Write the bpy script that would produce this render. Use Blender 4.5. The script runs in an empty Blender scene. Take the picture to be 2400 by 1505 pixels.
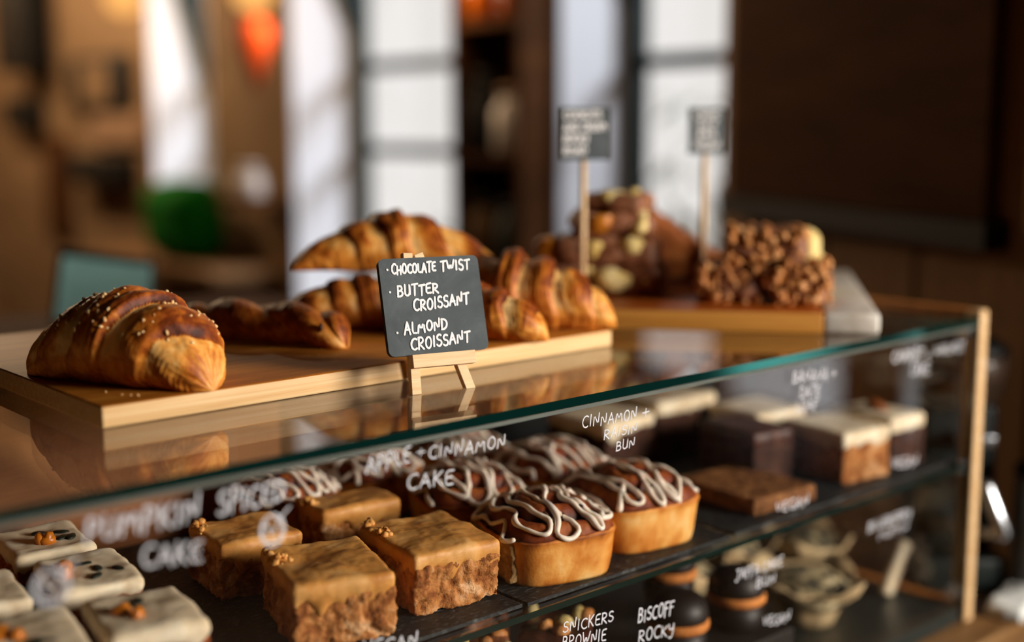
import bpy, bmesh, math, random
from mathutils import Vector, Matrix, noise, Euler

# ------------------------------------------------------------------ camera, world, light, exposure
scn = bpy.context.scene
COL = scn.collection
cam_d = bpy.data.cameras.new('camera'); cam = bpy.data.objects.new('camera', cam_d); COL.objects.link(cam)
cam_d.lens = 44.5; cam_d.sensor_width = 36.0; cam_d.sensor_fit = 'HORIZONTAL'
cam_d.clip_start = 0.02; cam_d.clip_end = 60
YAW, PITCH, ROLL = 0.846639, 0.149677, -0.003048
_fw = Vector((math.cos(PITCH)*math.cos(YAW), math.cos(PITCH)*math.sin(YAW), -math.sin(PITCH)))
_r0 = Vector((math.sin(YAW), -math.cos(YAW), 0)); _u0 = _r0.cross(_fw)
_r = math.cos(ROLL)*_r0 + math.sin(ROLL)*_u0; _u = -math.sin(ROLL)*_r0 + math.cos(ROLL)*_u0
CAM = Vector((-0.72697, -0.82234, 0.245))
M = Matrix((( _r.x, _u.x, -_fw.x, CAM.x), (_r.y, _u.y, -_fw.y, CAM.y), (_r.z, _u.z, -_fw.z, CAM.z), (0, 0, 0, 1)))
cam.matrix_world = M
cam_d.dof.use_dof = True; cam_d.dof.focus_distance = 1.19; cam_d.dof.aperture_fstop = 1.22
scn.camera = cam

world = bpy.data.worlds.new('world'); scn.world = world; world.use_nodes = True
bg = world.node_tree.nodes['Background']; bg.inputs[0].default_value = (1.0, 0.975, 0.95, 1); bg.inputs[1].default_value = 0.92

scn.view_settings.view_transform = 'Standard'; scn.view_settings.look = 'None'
scn.view_settings.gamma = 1.0; scn.view_settings.exposure = 0.0
scn.cycles.use_denoising = True
scn.cycles.max_bounces = 10; scn.cycles.transparent_max_bounces = 24
scn.cycles.caustics_reflective = False; scn.cycles.caustics_refractive = False
scn.cycles.sample_clamp_indirect = 4.0

def area(name, loc, target, sx, sy, power, color):
    d = bpy.data.lights.new(name, 'AREA'); d.shape = 'RECTANGLE'; d.size = sx; d.size_y = sy
    d.energy = power; d.color = color
    o = bpy.data.objects.new(name, d); COL.objects.link(o)
    o.location = loc
    o.rotation_euler = (Vector(target)-Vector(loc)).to_track_quat('-Z', 'Y').to_euler()
    return o
# daylight through the shop front on the customers' side (in front of the window opening), and its softer neighbour
area('shopfront_daylight', (1.60, -2.65, 0.62), (0.2, 0.15, -0.05), 1.2, 1.0, 195, (1.0, 0.92, 0.82))

_sd = bpy.data.lights.new('reveal_fill_sun', 'SUN'); _sd.energy = 5.5; _sd.color = (.84, .90, 1.0); _sd.angle = math.radians(20)
_so = bpy.data.objects.new('reveal_fill_sun', _sd); COL.objects.link(_so); _so.location = (6, -3, 6)
_so.rotation_euler = Vector((-.62, .60, -.52)).to_track_quat('-Z', 'Y').to_euler()      # added sun, aimed to brighten the deep white reveals

# ------------------------------------------------------------------ tagging helpers
def tag(o, label=None, cat=None, group=None, kind=None):
    if label: o['label'] = label
    if cat: o['category'] = cat
    if group: o['group'] = group
    if kind: o['kind'] = kind
    return o
def mesh(name, vs, fs, mats, parent=None, smooth=True, fm=None, attrs=None, loc=None):
    me = bpy.data.meshes.new(name); me.from_pydata([tuple(v) for v in vs], [], [tuple(f) for f in fs])
    if not isinstance(mats, (list, tuple)): mats = [mats]
    for m in mats: me.materials.append(m)
    if fm: me.polygons.foreach_set('material_index', fm)
    if smooth: me.polygons.foreach_set('use_smooth', [True]*len(me.polygons))
    for k, v in (attrs or {}).items():
        a = me.attributes.new(k, 'FLOAT', 'POINT'); a.data.foreach_set('value', v)
    me.update()
    o = bpy.data.objects.new(name, me); COL.objects.link(o)
    if parent: o.parent = parent
    if loc: o.location = loc
    return o
def thing(name, label, cat, loc=(0, 0, 0), rot=(0, 0, 0), group=None):
    o = bpy.data.objects.new(name, None); COL.objects.link(o); o.empty_display_size = .02
    o.location = loc; o.rotation_euler = rot
    return tag(o, label, cat, group)
def copy_tree(o, parent=None):
    c = o.copy(); COL.objects.link(c)
    if parent: c.parent = parent
    for ch in list(o.children): copy_tree(ch, c)
    return c

class B:
    """collects several shapes into the vertex and face lists of one mesh"""
    def __init__(s): s.v, s.f, s.m = [], [], []
    def add(s, vs, fs, mi=0, T=None):
        n = len(s.v)
        s.v += [(T @ Vector(v)) if T else Vector(v) for v in vs]
        s.f += [tuple(i+n for i in f) for f in fs]; s.m += [mi]*len(fs)
        return s
    def box(s, a, b, mi=0, T=None, bev=0):
        x0, y0, z0 = a; x1, y1, z1 = b
        if bev:
            bm = bmesh.new(); bmesh.ops.create_cube(bm, size=1)
            for v in bm.verts: v.co = Vector(((x0+x1)/2+v.co.x*(x1-x0), (y0+y1)/2+v.co.y*(y1-y0), (z0+z1)/2+v.co.z*(z1-z0)))
            bmesh.ops.bevel(bm, geom=bm.edges[:], offset=bev, segments=3, profile=.5, affect='EDGES')
            vs = [v.co.copy() for v in bm.verts]; fs = [[v.index for v in f.verts] for f in bm.faces]; bm.free()
            return s.add(vs, fs, mi, T)
        vs = [(x, y, z) for z in (z0, z1) for y in (y0, y1) for x in (x0, x1)]
        fs = [(0, 2, 3, 1), (4, 5, 7, 6), (0, 1, 5, 4), (2, 6, 7, 3), (0, 4, 6, 2), (1, 3, 7, 5)]
        return s.add(vs, fs, mi, T)
    def lathe(s, prof, n=32, mi=0, T=None):
        vs, fs = [], []
        for r, z in prof:
            for i in range(n):
                a = 2*math.pi*i/n; vs.append((r*math.cos(a), r*math.sin(a), z))
        for j in range(len(prof)-1):
            for i in range(n):
                k = (i+1) % n; fs.append((j*n+i, j*n+k, (j+1)*n+k, (j+1)*n+i))
        fs.append(tuple(reversed(range(n)))); fs.append(tuple((len(prof)-1)*n+i for i in range(n)))
        return s.add(vs, fs, mi, T)
    def tube(s, pts, rad, n=8, mi=0, flat=None, fk=1.0, T=None):
        """round tube along pts; flat = axis that is squashed by fk"""
        pts = [Vector(p) for p in pts]
        R = rad if isinstance(rad, (list, tuple)) else [rad]*len(pts)
        # rounded end caps
        P, Q = [], []
        d0 = (pts[1]-pts[0]).normalized(); d1 = (pts[-1]-pts[-2]).normalized()
        P.append(pts[0]-d0*R[0]*.9); Q.append(R[0]*.25)
        P.append(pts[0]-d0*R[0]*.6); Q.append(R[0]*.75)
        P += pts; Q += list(R)
        P.append(pts[-1]+d1*R[-1]*.6); Q.append(R[-1]*.75)
        P.append(pts[-1]+d1*R[-1]*.9); Q.append(R[-1]*.25)
        vs, fs = [], []
        up = Vector(flat) if flat else Vector((0, 0, 1))
        for i, p in enumerate(P):
            t = (P[min(i+1, len(P)-1)]-P[max(i-1, 0)])
            t = t.normalized() if t.length > 1e-9 else d0
            a = t.cross(up)
            a = a.normalized() if a.length > 1e-4 else t.orthogonal().normalized()
            b = a.cross(t).normalized()
            for k in range(n):
                q = 2*math.pi*k/n
                vs.append(p + a*math.cos(q)*Q[i] + b*math.sin(q)*Q[i]*(fk if flat else 1))
        m = len(P)
        for j in range(m-1):
            for k in range(n):
                l = (k+1) % n; fs.append((j*n+k, j*n+l, (j+1)*n+l, (j+1)*n+k))
        fs.append(tuple(reversed(range(n)))); fs.append(tuple((m-1)*n+k for k in range(n)))
        return s.add(vs, fs, mi, T)
    def build(s, name, mats, parent=None, smooth=False, attrs=None):
        return mesh(name, s.v, s.f, mats, parent, smooth, s.m, attrs)
def TR(loc, rot=(0, 0, 0), sc=(1, 1, 1)):
    return Matrix.LocRotScale(Vector(loc), Euler(rot), Vector(sc))
def fbm(p, sc, seed=0, oct=4, rough=.5):
    q = Vector(p)*sc + Vector((seed*7.13, seed*3.7, seed*11.9)); a, s, t = 1, 0, 0
    for _ in range(oct):
        s += a*noise.noise(q); t += a; a *= rough; q = q*2.03
    return s/t
def sstep(a, b, x):
    t = max(0, min(1, (x-a)/(b-a))); return t*t*(3-2*t)

# ------------------------------------------------------------------ materials
def nt(name):
    m = bpy.data.materials.new(name); m.use_nodes = True; t = m.node_tree; t.nodes.clear()
    out = t.nodes.new('ShaderNodeOutputMaterial'); return m, t, out
def L(t, a, b): t.links.new(a, b)
def rgb(c): return (c[0], c[1], c[2], 1)
def S(h):
    """#hex sRGB to linear"""
    h = h.lstrip('#'); c = [int(h[i:i+2], 16)/255 for i in (0, 2, 4)]
    return tuple(x/12.92 if x <= .04045 else ((x+.055)/1.055)**2.4 for x in c)
def bsdf(t, out, rough=.6, spec=.3, sss=0, sssr=.004, coat=0, metal=0):
    b = t.nodes.new('ShaderNodeBsdfPrincipled'); b.inputs['Roughness'].default_value = rough
    b.inputs['Specular IOR Level'].default_value = spec; b.inputs['Metallic'].default_value = metal
    b.inputs['Coat Weight'].default_value = coat; b.inputs['Coat Roughness'].default_value = .15
    if sss:
        b.inputs['Subsurface Weight'].default_value = sss; b.inputs['Subsurface Scale'].default_value = sssr
        b.inputs['Subsurface Radius'].default_value = (1, .6, .3)
    L(t, b.outputs[0], out.inputs[0]); return b
def ramp(t, stops):
    r = t.nodes.new('ShaderNodeValToRGB'); e = r.color_ramp.elements
    e[0].position = stops[0][0]; e[0].color = rgb(stops[0][1]); e[1].position = stops[-1][0]; e[1].color = rgb(stops[-1][1])
    for p, c in stops[1:-1]:
        n = e.new(p); n.color = rgb(c)
    return r
def coords(t, sc=(1, 1, 1), kind='Object'):
    c = t.nodes.new('ShaderNodeTexCoord'); mp = t.nodes.new('ShaderNodeMapping'); mp.inputs['Scale'].default_value = sc
    L(t, c.outputs[kind], mp.inputs[0]); return mp.outputs[0]
def noisetex(t, co, scale, detail=6, rough=.6, dist=0):
    n = t.nodes.new('ShaderNodeTexNoise'); n.inputs['Scale'].default_value = scale; n.inputs['Detail'].default_value = detail
    n.inputs['Roughness'].default_value = rough; n.inputs['Distortion'].default_value = dist; L(t, co, n.inputs['Vector']); return n.outputs['Fac']
def bump(t, b, h, strength=.3, dist=.002):
    u = t.nodes.new('ShaderNodeBump'); u.inputs['Strength'].default_value = strength; u.inputs['Distance'].default_value = dist
    L(t, h, u.inputs['Height']); L(t, u.outputs[0], b.inputs['Normal'])
def math_(t, op, a, b=None):
    n = t.nodes.new('ShaderNodeMath'); n.operation = op
    for i, x in enumerate((a, b)):
        if x is None: continue
        if isinstance(x, (int, float)): n.inputs[i].default_value = x
        else: L(t, x, n.inputs[i])
    return n.outputs[0]
def plain(name, c, rough=.6, spec=.3, metal=0, coat=0, nscale=30, var=.12, bmp=0, bs=200, sss=0):
    """solid colour with a slight mottled variation"""
    m, t, o = nt(name); b = bsdf(t, o, rough, spec, sss, metal=metal, coat=coat)
    co = coords(t); f = noisetex(t, co, nscale)
    r = ramp(t, [(.3, tuple(x*(1-var) for x in c)), (.7, tuple(min(1, x*(1+var)) for x in c))]); L(t, f, r.inputs[0]); L(t, r.outputs[0], b.inputs['Base Color'])
    if bmp: bump(t, b, noisetex(t, co, bs, 4), bmp)
    return m
def mottled(name, stops, scale=60, rough=.7, spec=.25, bmp=.4, bs=300, bd=.001, sss=0, detail=8, dist=.5, sc=(1, 1, 1)):
    m, t, o = nt(name); b = bsdf(t, o, rough, spec, sss)
    co = coords(t, sc); f = noisetex(t, co, scale, detail, .65, dist)
    r = ramp(t, stops); L(t, f, r.inputs[0]); L(t, r.outputs[0], b.inputs['Base Color'])
    if bmp: bump(t, b, noisetex(t, co, bs, 5), bmp, bd)
    return m
def wood(name, stops, scale=(1.2, 14, 14), rough=.5, spec=.3, bmp=.15, coat=0, fine=90, nsc=3):
    """grain runs along local X"""
    m, t, o = nt(name); b = bsdf(t, o, rough, spec, coat=coat)
    co = coords(t, scale); f = noisetex(t, co, nsc, 6, .6, .4)
    f2 = noisetex(t, coords(t, (scale[0]*1.5, scale[1]*6, scale[2]*6)), nsc*3, 4, .6)
    mix = math_(t, 'ADD', math_(t, 'MULTIPLY', f, .68), math_(t, 'MULTIPLY', f2, .32))
    r = ramp(t, stops); L(t, mix, r.inputs[0]); L(t, r.outputs[0], b.inputs['Base Color'])
    bump(t, b, f2, bmp, .0006); return m
def baked(name, stops, striate=0, rough=.5, spec=.28, sc=70, sss=.08, mixn=.35):
    """pastry crust driven by the mesh's own 'bake' value plus mottling"""
    m, t, o = nt(name); b = bsdf(t, o, rough, spec, sss)
    a = t.nodes.new('ShaderNodeAttribute'); a.attribute_name = 'bake'
    co = coords(t); f = noisetex(t, co, sc, 8, .65, .6)
    x = math_(t, 'ADD', a.outputs['Fac'], math_(t, 'MULTIPLY', math_(t, 'SUBTRACT', f, .5), mixn*2))
    if striate:
        a2 = t.nodes.new('ShaderNodeAttribute'); a2.attribute_name = 'stripe'
        x = math_(t, 'ADD', x, math_(t, 'MULTIPLY', a2.outputs['Fac'], striate*.6))
    r = ramp(t, stops); L(t, x, r.inputs[0]); L(t, r.outputs[0], b.inputs['Base Color'])
    bump(t, b, noisetex(t, co, 260, 5), .35, .0012); return m
def glass(name, tint=(.93, .97, .95), f0=.04, boost=1.0, rough=0.0):
    """clear flat pane: what lies behind shows straight through, surface reflects more at a grazing angle"""
    m, t, o = nt(name)
    g = t.nodes.new('ShaderNodeNewGeometry'); d = t.nodes.new('ShaderNodeVectorMath'); d.operation = 'DOT_PRODUCT'
    L(t, g.outputs['Normal'], d.inputs[0]); L(t, g.outputs['Incoming'], d.inputs[1])
    c = math_(t, 'ABSOLUTE', d.outputs['Value']); k = math_(t, 'POWER', math_(t, 'SUBTRACT', 1.0, c), 5.0)
    fr = math_(t, 'MULTIPLY', math_(t, 'ADD', math_(t, 'MULTIPLY', k, 1-f0), f0), boost)
    tr = t.nodes.new('ShaderNodeBsdfTransparent'); tr.inputs[0].default_value = rgb(tint)
    gl = t.nodes.new('ShaderNodeBsdfGlossy'); gl.inputs['Roughness'].default_value = rough; gl.inputs['Color'].default_value = (1, 1, 1, 1)
    mx = t.nodes.new('ShaderNodeMixShader'); L(t, fr, mx.inputs[0]); L(t, tr.outputs[0], mx.inputs[1]); L(t, gl.outputs[0], mx.inputs[2])
    L(t, mx.outputs[0], o.inputs[0]); return m
def emit(name, c, s):
    m, t, o = nt(name); e = t.nodes.new('ShaderNodeEmission'); e.inputs[0].default_value = rgb(c); e.inputs[1].default_value = s
    L(t, e.outputs[0], o.inputs[0]); return m

MT = {}
MT['glass_top'] = glass('clear_glass', (.93, .93, .92), .05, 1.1)
MT['glass_front'] = glass('front_glass', (.975, .97, .965), .035, .9)
m, t, o = nt('green_glass_edge')
b = bsdf(t, o, .16, .9, coat=.6); b.inputs['Base Color'].default_value = rgb(S('#06241f')); b.inputs['Metallic'].default_value = .25
MT['edge'] = m
m, t, o = nt('polished_green_edge')
b = bsdf(t, o, .07, .3, metal=.9); b.inputs['Base Color'].default_value = rgb((.014, .115, .095)); MT['edge_metal'] = m
MT['bamboo'] = wood('bamboo_wood', [(.28, S('#a5642a')), (.5, S('#c98d4b')), (.72, S('#dcae72'))], (1.5, 26, 26), .42, .4)
MT['oak_top'] = wood('oiled_board_wood', [(.3, S('#7d400e')), (.5, S('#a8641a')), (.7, S('#c58434'))], (1.2, 16, 16), .55, .25)
MT['bamboo_edge'] = wood('bamboo_edge_wood', [(.28, S('#c4935a')), (.5, S('#dbb27c')), (.72, S('#ecd0a2'))], (1.5, 60, 90), .5, .35)
MT['acacia'] = wood('acacia_wood', [(.3, S('#6b2c0a')), (.5, S('#944410')), (.7, S('#b4651e'))], (1.2, 12, 12), .35, .4)
MT['acacia_edge'] = wood('acacia_edge_wood', [(.3, S('#a36a26')), (.5, S('#bb7f34')), (.7, S('#cf9a50'))], (1.2, 20, 20), .45, .4)
MT['marble'] = mottled('white_marble', [(.35, S('#b9aea0')), (.5, S('#d6cec3')), (.6, S('#e0dbd3'))], 9, .3, .5, 0, dist=1.5)
MT['pine'] = wood('pale_pine', [(.3, S('#cfa374')), (.5, S('#e2be92')), (.7, S('#efd6b0'))], (3, 60, 60), .6, .25)
MT['frame_wood'] = wood('frame_wood', [(.3, S('#b78d5c')), (.5, S('#cba678')), (.7, S('#d9bb93'))], (2, 30, 30), .55, .3)
MT['rail_wood'] = wood('rail_wood', [(.3, S('#7d4a1c')), (.5, S('#965c26')), (.7, S('#a96c31'))], (2, 30, 30), .5, .3)
MT['slate'] = mottled('black_slate', [(.3, S('#0e1011')), (.55, S('#1c1f20')), (.68, S('#5c6162'))], 120, .55, .35, .8, 120, .002, sc=(1, 2.2, 1))
MT['chalkboard'] = mottled('chalkboard_face', [(.25, S('#3f4447')), (.5, S('#4b5154')), (.8, S('#62686b'))], 26, .75, .2, .1, 200, sc=(1, 1, 1))
MT['chalk_edge'] = plain('chalkboard_edge', S('#101213'), .6)
MT['chalk'] = plain('white_chalk_pen', S('#e8e6e6'), .8, .1, nscale=400, var=.1)
MT['chalk2'] = plain('grey_white_glass_pen', S('#c3c3c9'), .8, .1, nscale=300, var=.12)
CR = [(0.0, S('#f2c987')), (.2, S('#ecb061')), (.4, S('#d88c35')), (.58, S('#b15f18')), (.78, S('#7a350b')), (1, S('#431905'))]
MT['crust'] = baked('croissant_crust', CR, .28)
CR2 = [(0.0, S('#e6bb80')), (.22, S('#d6974a')), (.42, S('#b96d22')), (.6, S('#934a12')), (.8, S('#642a08')), (1, S('#381405'))]
MT['crust_dark'] = baked('dark_croissant_crust', CR2, .25)
MT['bun'] = baked('bun_crust', [(0, S('#f2cd8b')), (.3, S('#e2a352')), (.55, S('#c97c2c')), (.8, S('#8f4a18')), (1, S('#54220c'))], 0, .6, .3, 45, .12, .22)
MT['cinn'] = baked('cinnamon_swirl', [(0, S('#d79c5c')), (.3, S('#a7602c')), (.55, S('#7a3616')), (1, S('#2a0f07'))], 0, .5, .3, 90, .05, .3)
MT['icing'] = plain('white_drizzle_icing', S('#f0e2d2'), .38, .45, nscale=60, var=.05, sss=.25)
MT['sponge'] = mottled('apple_sponge', [(.30, S('#43200c')), (.42, S('#8f521f')), (.54, S('#ba7c42')), (.68, S('#dcb184'))], 48, .75, .3, .9, 220, .003, .1)
MT['caramel'] = mottled('caramel_icing', [(.3, S('#b67331')), (.5, S('#d4974e')), (.7, S('#e5b371'))], 28, .5, .35, .35, 160, .001, .2)
MT['nut'] = mottled('chopped_nuts', [(.3, S('#c98e50')), (.6, S('#edc890'))], 80, .6, .3, .3, 300, .001, .1)
MT['orange_sponge'] = mottled('pumpkin_sponge', [(.3, S('#54200a')), (.5, S('#8f3f12')), (.7, S('#b96328'))], 60, .75, .3, .9, 220, .003)
MT['cream'] = mottled('cream_frosting', [(.3, S('#cdb592')), (.5, S('#e6d5b6')), (.7, S('#f2e8d0'))], 30, .6, .3, .3, 120, .001, .2)
MT['pumpkin_bit'] = plain('candied_orange_cube', S('#c07018'), .35, .5, var=.25, sss=.2)
MT['seed'] = plain('green_black_seed', S('#20251b'), .45, .4)
MT['choc'] = mottled('chocolate', [(.3, S('#25110a')), (.55, S('#4a2515')), (.75, S('#7a4a34'))], 50, .45, .4, .5, 160, .002)
MT['choc_milk'] = mottled('milk_chocolate', [(.3, S('#4a2614')), (.5, S('#7d4a2e')), (.7, S('#a5785c'))], 40, .5, .35, .5, 160, .002)
MT['biscuit'] = mottled('pale_biscuit', [(.3, S('#b8923f')), (.5, S('#d8bc74')), (.7, S('#ece0b4'))], 40, .6, .3, .4, 200, .001, .1)
MT['honey'] = mottled('honeycomb_chunk', [(.3, S('#8a4a0c')), (.5, S('#c57a1a')), (.7, S('#e0a23c'))], 40, .35, .5, .4, 120, .001, .15)
MT['cereal'] = mottled('toasted_cereal', [(.3, S('#8a4a1c')), (.5, S('#bd7a3a')), (.7, S('#e2b27c'))], 55, .5, .4, .7, 200, .002)
MT['loaf'] = mottled('brown_loaf', [(.3, S('#6d3410')), (.5, S('#99531f')), (.7, S('#b87236'))], 40, .6, .3, .5, 160, .002)
MT['flapjack'] = mottled('oat_flapjack', [(.3, S('#4f2d14')), (.5, S('#7d4f28')), (.7, S('#ab7a48'))], 70, .7, .25, .9, 160, .003)
MT['walnut'] = plain('walnut_piece', S('#7a4216'), .55, .35, var=.3, bmp=.5, bs=180)
MT['darkcake'] = mottled('dark_crumb_cake', [(.3, S('#1a0d08')), (.5, S('#3b2015')), (.7, S('#5c3a26'))], 60, .75, .25, .9, 180, .003)
MT['paper'] = mottled('brown_baking_paper', [(.3, S('#a48660')), (.6, S('#cdb48a'))], 20, .7, .2, .3, 60)
MT['choc_glaze'] = plain('dark_chocolate_glaze', S('#150d0a'), .5, .35, var=.3, nscale=50)
MT['orange_cake'] = mottled('orange_sponge_rim', [(.3, S('#a25a20')), (.6, S('#cf8440'))], 60, .7, .3, .5)
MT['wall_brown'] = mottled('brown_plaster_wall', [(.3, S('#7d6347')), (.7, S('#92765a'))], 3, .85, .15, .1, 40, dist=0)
MT['wall_shade'] = plain('dark_brown_wall', S('#2e2116'), .9, .1, nscale=3)  # unseen walls and ceiling darkened to cut bounced light
MT['plank_brown'] = wood('brown_plank_wall', [(.3, S('#70502e')), (.5, S('#8a6540')), (.7, S('#9c7752'))], (9, 9, .8), .65, .25)
MT['dark_panel'] = wood('dark_stained_panel', [(.3, S('#38200c')), (.5, S('#4a2b12')), (.7, S('#5c3819'))], (1, 6, 6), .85, .1)
MT['black'] = plain('matt_black', S('#0c0c0c'), .6)
MT['dark_metal'] = plain('dark_painted_metal', S('#1c2422'), .4, .4)
MT['dark_frame'] = plain('dark_green_window_frame', S('#1d2b29'), .5)
MT['white_paint'] = plain('white_painted_reveal', S('#dfe0e4'), .7, .2, nscale=4, var=.03)
MT['floor'] = wood('floor_boards', [(.3, S('#2f2114')), (.5, S('#3f2d1c')), (.7, S('#4e3a26'))], (.8, 5, 5), .6)
MT['ceiling'] = plain('ceiling_paint', S('#8a7358'), .9, .1, nscale=3)
MT['counter'] = wood('counter_wood', [(.3, S('#4c3219')), (.5, S('#694a29')), (.7, S('#8a6a42'))], (1, 8, 8), .5)
MT['amber'] = emit('warm_lamp_glow', (1.0, .47, .13), 1.15)
MT['amber_glass'] = plain('amber_glass_jar', S('#9a4a0c'), .2, .6, var=.2)
MT['orange_red'] = plain('orange_red_shade', S('#c8480a'), .6, .3, nscale=8)
MT['green'] = plain('vivid_green_fabric', S('#0a6a12'), .8, .1)
MT['teal'] = plain('pale_teal_screen', S('#7fa8a4'), .5, .3)
MT['stone_white'] = plain('off_white_ceramic', S('#d8cfc8'), .4, .5, nscale=8)
MT['tan'] = plain('tan_card', S('#9a7a60'), .8, .2, nscale=8)
MT['chrome'] = plain('brushed_chrome', S('#c9ced4'), .25, .5, metal=1, var=.03)
MT['leaf'] = mottled('pale_grey_green_leaves', [(.3, S('#68735f')), (.6, S('#b9bfae'))], 20, .7, .2, 0)  # pale grey-green foliage colours
MT['paving'] = plain('pale_street_paving', S('#c8c6c6'), .9, .1, nscale=2)
MT['cloth'] = mottled('white_cloth', [(.3, S('#b7b9b6')), (.6, S('#dadcda'))], 20, .85, .1, .4, 90)

# ------------------------------------------------------------------ display case
ZS, ZB = -0.197, -0.397          # top faces of the upper glass shelf and of the case floor
X0, X1 = -0.62, 0.815            # inner ends of the case
YD = 0.625
case = thing('display_case', 'glass fronted cake display case with pale wood end frame and handwritten labels', 'display case', (0, 0, 0))
def pane(name, a, b, parent, mats, edge_sides, lab=None, bev=0):
    q = B(); q.box(a, b)
    fm = []
    # faces: 0 bottom, 1 top, 2 -Y, 3 +Y, 4 -X, 5 +X
    q.m = [1 if i in edge_sides else 0 for i in range(6)]
    o = q.build(name, mats, parent)
    if lab: o['label'] = lab
    return o
top_glass = pane('glass_top', (X0-.01, 0.0, -.0085), (.818, YD, 0), case, [MT['glass_top'], MT['edge_metal']], (2, 3, 4, 5), 'clear glass top with a green polished edge')
front = pane('front_glass', (X0-.01, 0.0, ZB-.012), (.812, .005, -.0095), case, [MT['glass_front'], MT['edge']], (0, 4, 5), 'clear front pane written on in white pen')
# thin grey strip below the top edge, painted in place of a reflection
q = B(); q.box((X0, -.0006, -.0125), (.812, .0006, -.0088)); refl_band = q.build('edge_reflection_band', plain('painted_reflection_grey', S('#4c5049'), .4, .4), case)
shelf = pane('glass_shelf', (X0, .007, ZS-.0075), (.812, .43, ZS-.001), case, [MT['glass_top'], MT['edge']], (2, 3, 4, 5), 'upper glass shelf with dark green edge')
q = B(); q.box((X0, .004, ZB-.02), (.812, .60, ZB)); q.build('case_floor', plain('dark_case_floor', S('#1b2423'), .35, .5), case)
# wooden end frame at the right: upright post, top rail running back, and lower rail
q = B(); q.box((.8185, -.002, ZB-.022), (.838, .020, .0095), bev=.003); q.build('end_post', MT['frame_wood'], case, True)
q = B(); q.box((.8187, .0203, -.017), (.838, YD, .0093), bev=.002); o = q.build('end_rail', MT['rail_wood'], case, True); o['label'] = 'darker wood rail along the right end'
q = B(); q.box((.8187, .0203, ZB-.022), (.838, YD, ZB+.0), bev=.002); q.build('lower_rail', MT['rail_wood'], case, True)
q = B(); q.box((.8205, .0203, ZB+.001), (.8255, YD, -.018)); q.build('end_glass', MT['glass_front'], case)
q = B(); q.box((.7995, .006, -.0245), (.8184, .024, -.0095), bev=.002); q.build('corner_clip', MT['chrome'], case, True)
q = B(); q.box((.800, .0062, ZS-.012), (.8184, .020, ZS-.0078), bev=.001)
q.box((.806, .0062, ZS-.002), (.8184, .014, ZS+.004), bev=.001); q.build('shelf_clip', MT['chrome'], case, True)
q = B(); q.box((X0, YD-.008, ZB), (.812, YD, -.012)); q.build('back_panel', MT['black'], case)
q = B(); q.box((-.52, .432, ZS+.0005), (.022, .440, -.012), bev=.001); o = q.build('sliding_door', wood('terracotta_wood', [(.3, S('#7a4a28')), (.5, S('#96613a')), (.7, S('#a8724a'))], (1.5, 12, 12), .6), case, True); o['label'] = 'orange-brown wooden staff-side sliding door'
q = B(); q.box((X0-.01, 0, ZB-.02), (X0, YD, -.0095)); q.build('end_panel', MT['frame_wood'], case)

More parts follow.
